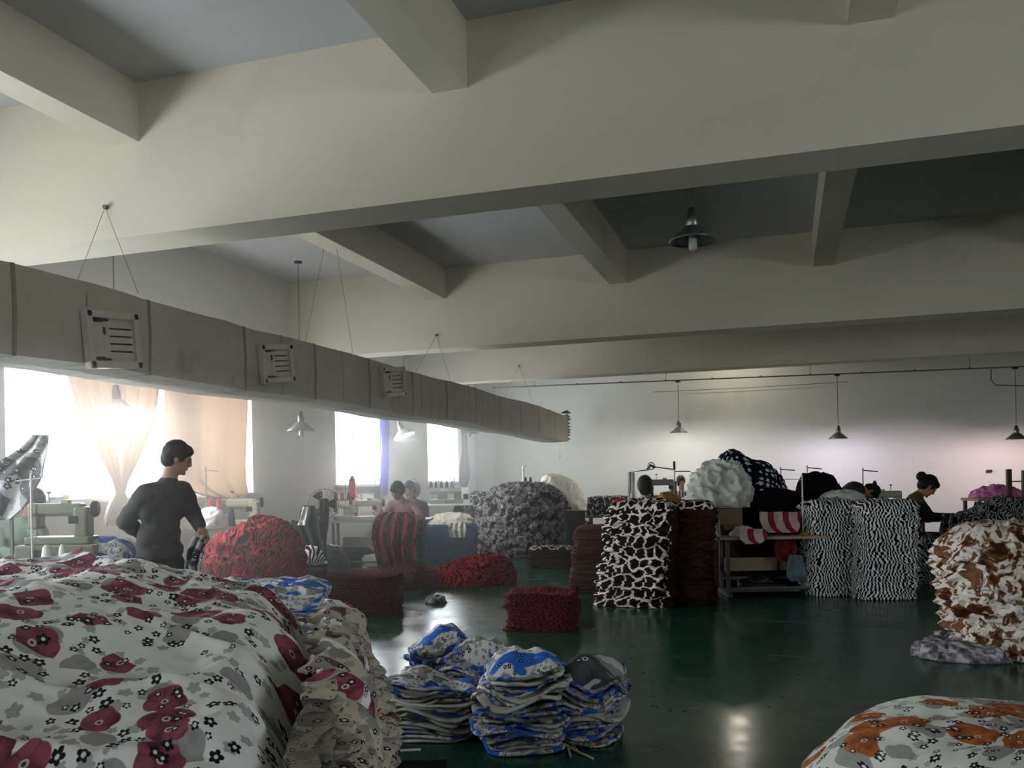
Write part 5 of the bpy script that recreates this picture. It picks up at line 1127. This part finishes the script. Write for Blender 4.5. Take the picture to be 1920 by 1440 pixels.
# hunched person in grey
d = 12.0
J = dict(head=P(1632, 922, d), neck=P(1614, 918, d), chest=P(1598, 926, d), waist=P(1580, 950, d+.05), hip=P(1570, 990, d+.05), shL=P(1606, 920, d+.15), elL=P(1622, 955, d+.15), wrL=P(1642, 950, d+.15), shR=P(1604, 926, d-.17), elR=P(1612, 962, d-.15), wrR=P(1638, 954, d+.05))
J['hip'].z = max(.55, J['hip'].z); legs(J, .09, True, RV, right=-FV)
person('person in a dark grey jacket hunched over the cream machine', J, RV*.55-Z*.8, plain('dark_grey_jacket', C(58, 62, 60), .9), M_trs, .010, 1.32, hair_len=.0)
# woman at the right
d = 11.3
J = dict(head=P(1740, 912, d), neck=P(1722, 928, d), chest=P(1713, 950, d), waist=P(1708, 985, d), hip=P(1706, 1012, d), shL=P(1722, 940, d+.17), elL=P(1745, 968, d+.15), wrL=P(1772, 968, d+.05), shR=P(1718, 944, d-.17), elR=P(1738, 972, d-.18), wrR=P(1766, 972, d-.05))
legs(J, .09, True, RV, right=-FV)
m_ = NM('olive_black_top', .9); sp_ = m_.n('ShaderNodeSeparateXYZ'); m_.put(sp_.inputs[0], m_.n('ShaderNodeNewGeometry').outputs['Position']); m_.col(m_.mix(m_.step(sp_.outputs[2], P(1713, 940, d).z-.03, P(1713, 940, d).z), C(20, 18, 18), C(92, 84, 40)))
person('woman with a ponytail in an olive and black top bent over her hands', J, RV*.75-Z*.65, m_.m, M_trs, .010, 1.05, bun=((0, -.135, .02), .055), hair_len=.0, topname='top', hs=1.15)
drape('zebra_cloth', [(1766, 1790, 962, 11.15), (1764, 1796, 975, 11.1), (1760, 1800, 1000, 11.1), (1756, 1802, 1030, 11.1)], F_zebh, 'zebra cloth hanging from the hands of the woman with the ponytail', 'cloth', .05, 2)
for nm, jj, lb in (('stool', P(1706, 1030, 11.3), 'plain stool under the woman with the ponytail'),):
    t = thing(nm, lb, 'stool', tuple(flat(jj, 0)), V0); zt = J['hip'].z-.13
    MB().lathe([(.001, zt), (.17, zt), (.17, zt-.03), (.001, zt-.03)], 20).build('seat', M_wood, t)
    for k in range(4): MB().bar((.12*cos(k*pi/2+.7), .12*sin(k*pi/2+.7), zt-.03), (.16*cos(k*pi/2+.7), .16*sin(k*pi/2+.7), 0), .025).build('leg', M_legs, t)
flush()
# ------------------------------------------------------------ thin haze added for dust and lens glare along the bright windows
def haze(x0, x1, dens, an, label):
    hz = bpy.data.materials.new('dust_glare_haze'); hz.use_nodes = True; t = hz.node_tree; t.nodes.clear()
    o_ = t.nodes.new('ShaderNodeOutputMaterial'); vs = t.nodes.new('ShaderNodeVolumeScatter'); vs.inputs['Density'].default_value = dens; vs.inputs['Anisotropy'].default_value = an
    vs.inputs['Color'].default_value = (1, .99, .97, 1)
    t.links.new(vs.outputs[0], o_.inputs['Volume'])
    o = MB().box(((x0+x1)/2, (YB+YN)/2, ZC/2), (x1-x0, YB-YN-.02, ZC-.02)).build('haze', hz); tag(o, label, 'haze', None, 'stuff'); o.display_type = 'WIRE'
haze(XL+.01, -4.1, .032, .6, 'haze of dust and lens glare thickest along the bright windows')
haze(XL+.015, -1.2, .006, .6, 'thin haze of dust and lens glare reaching to the middle of the hall')
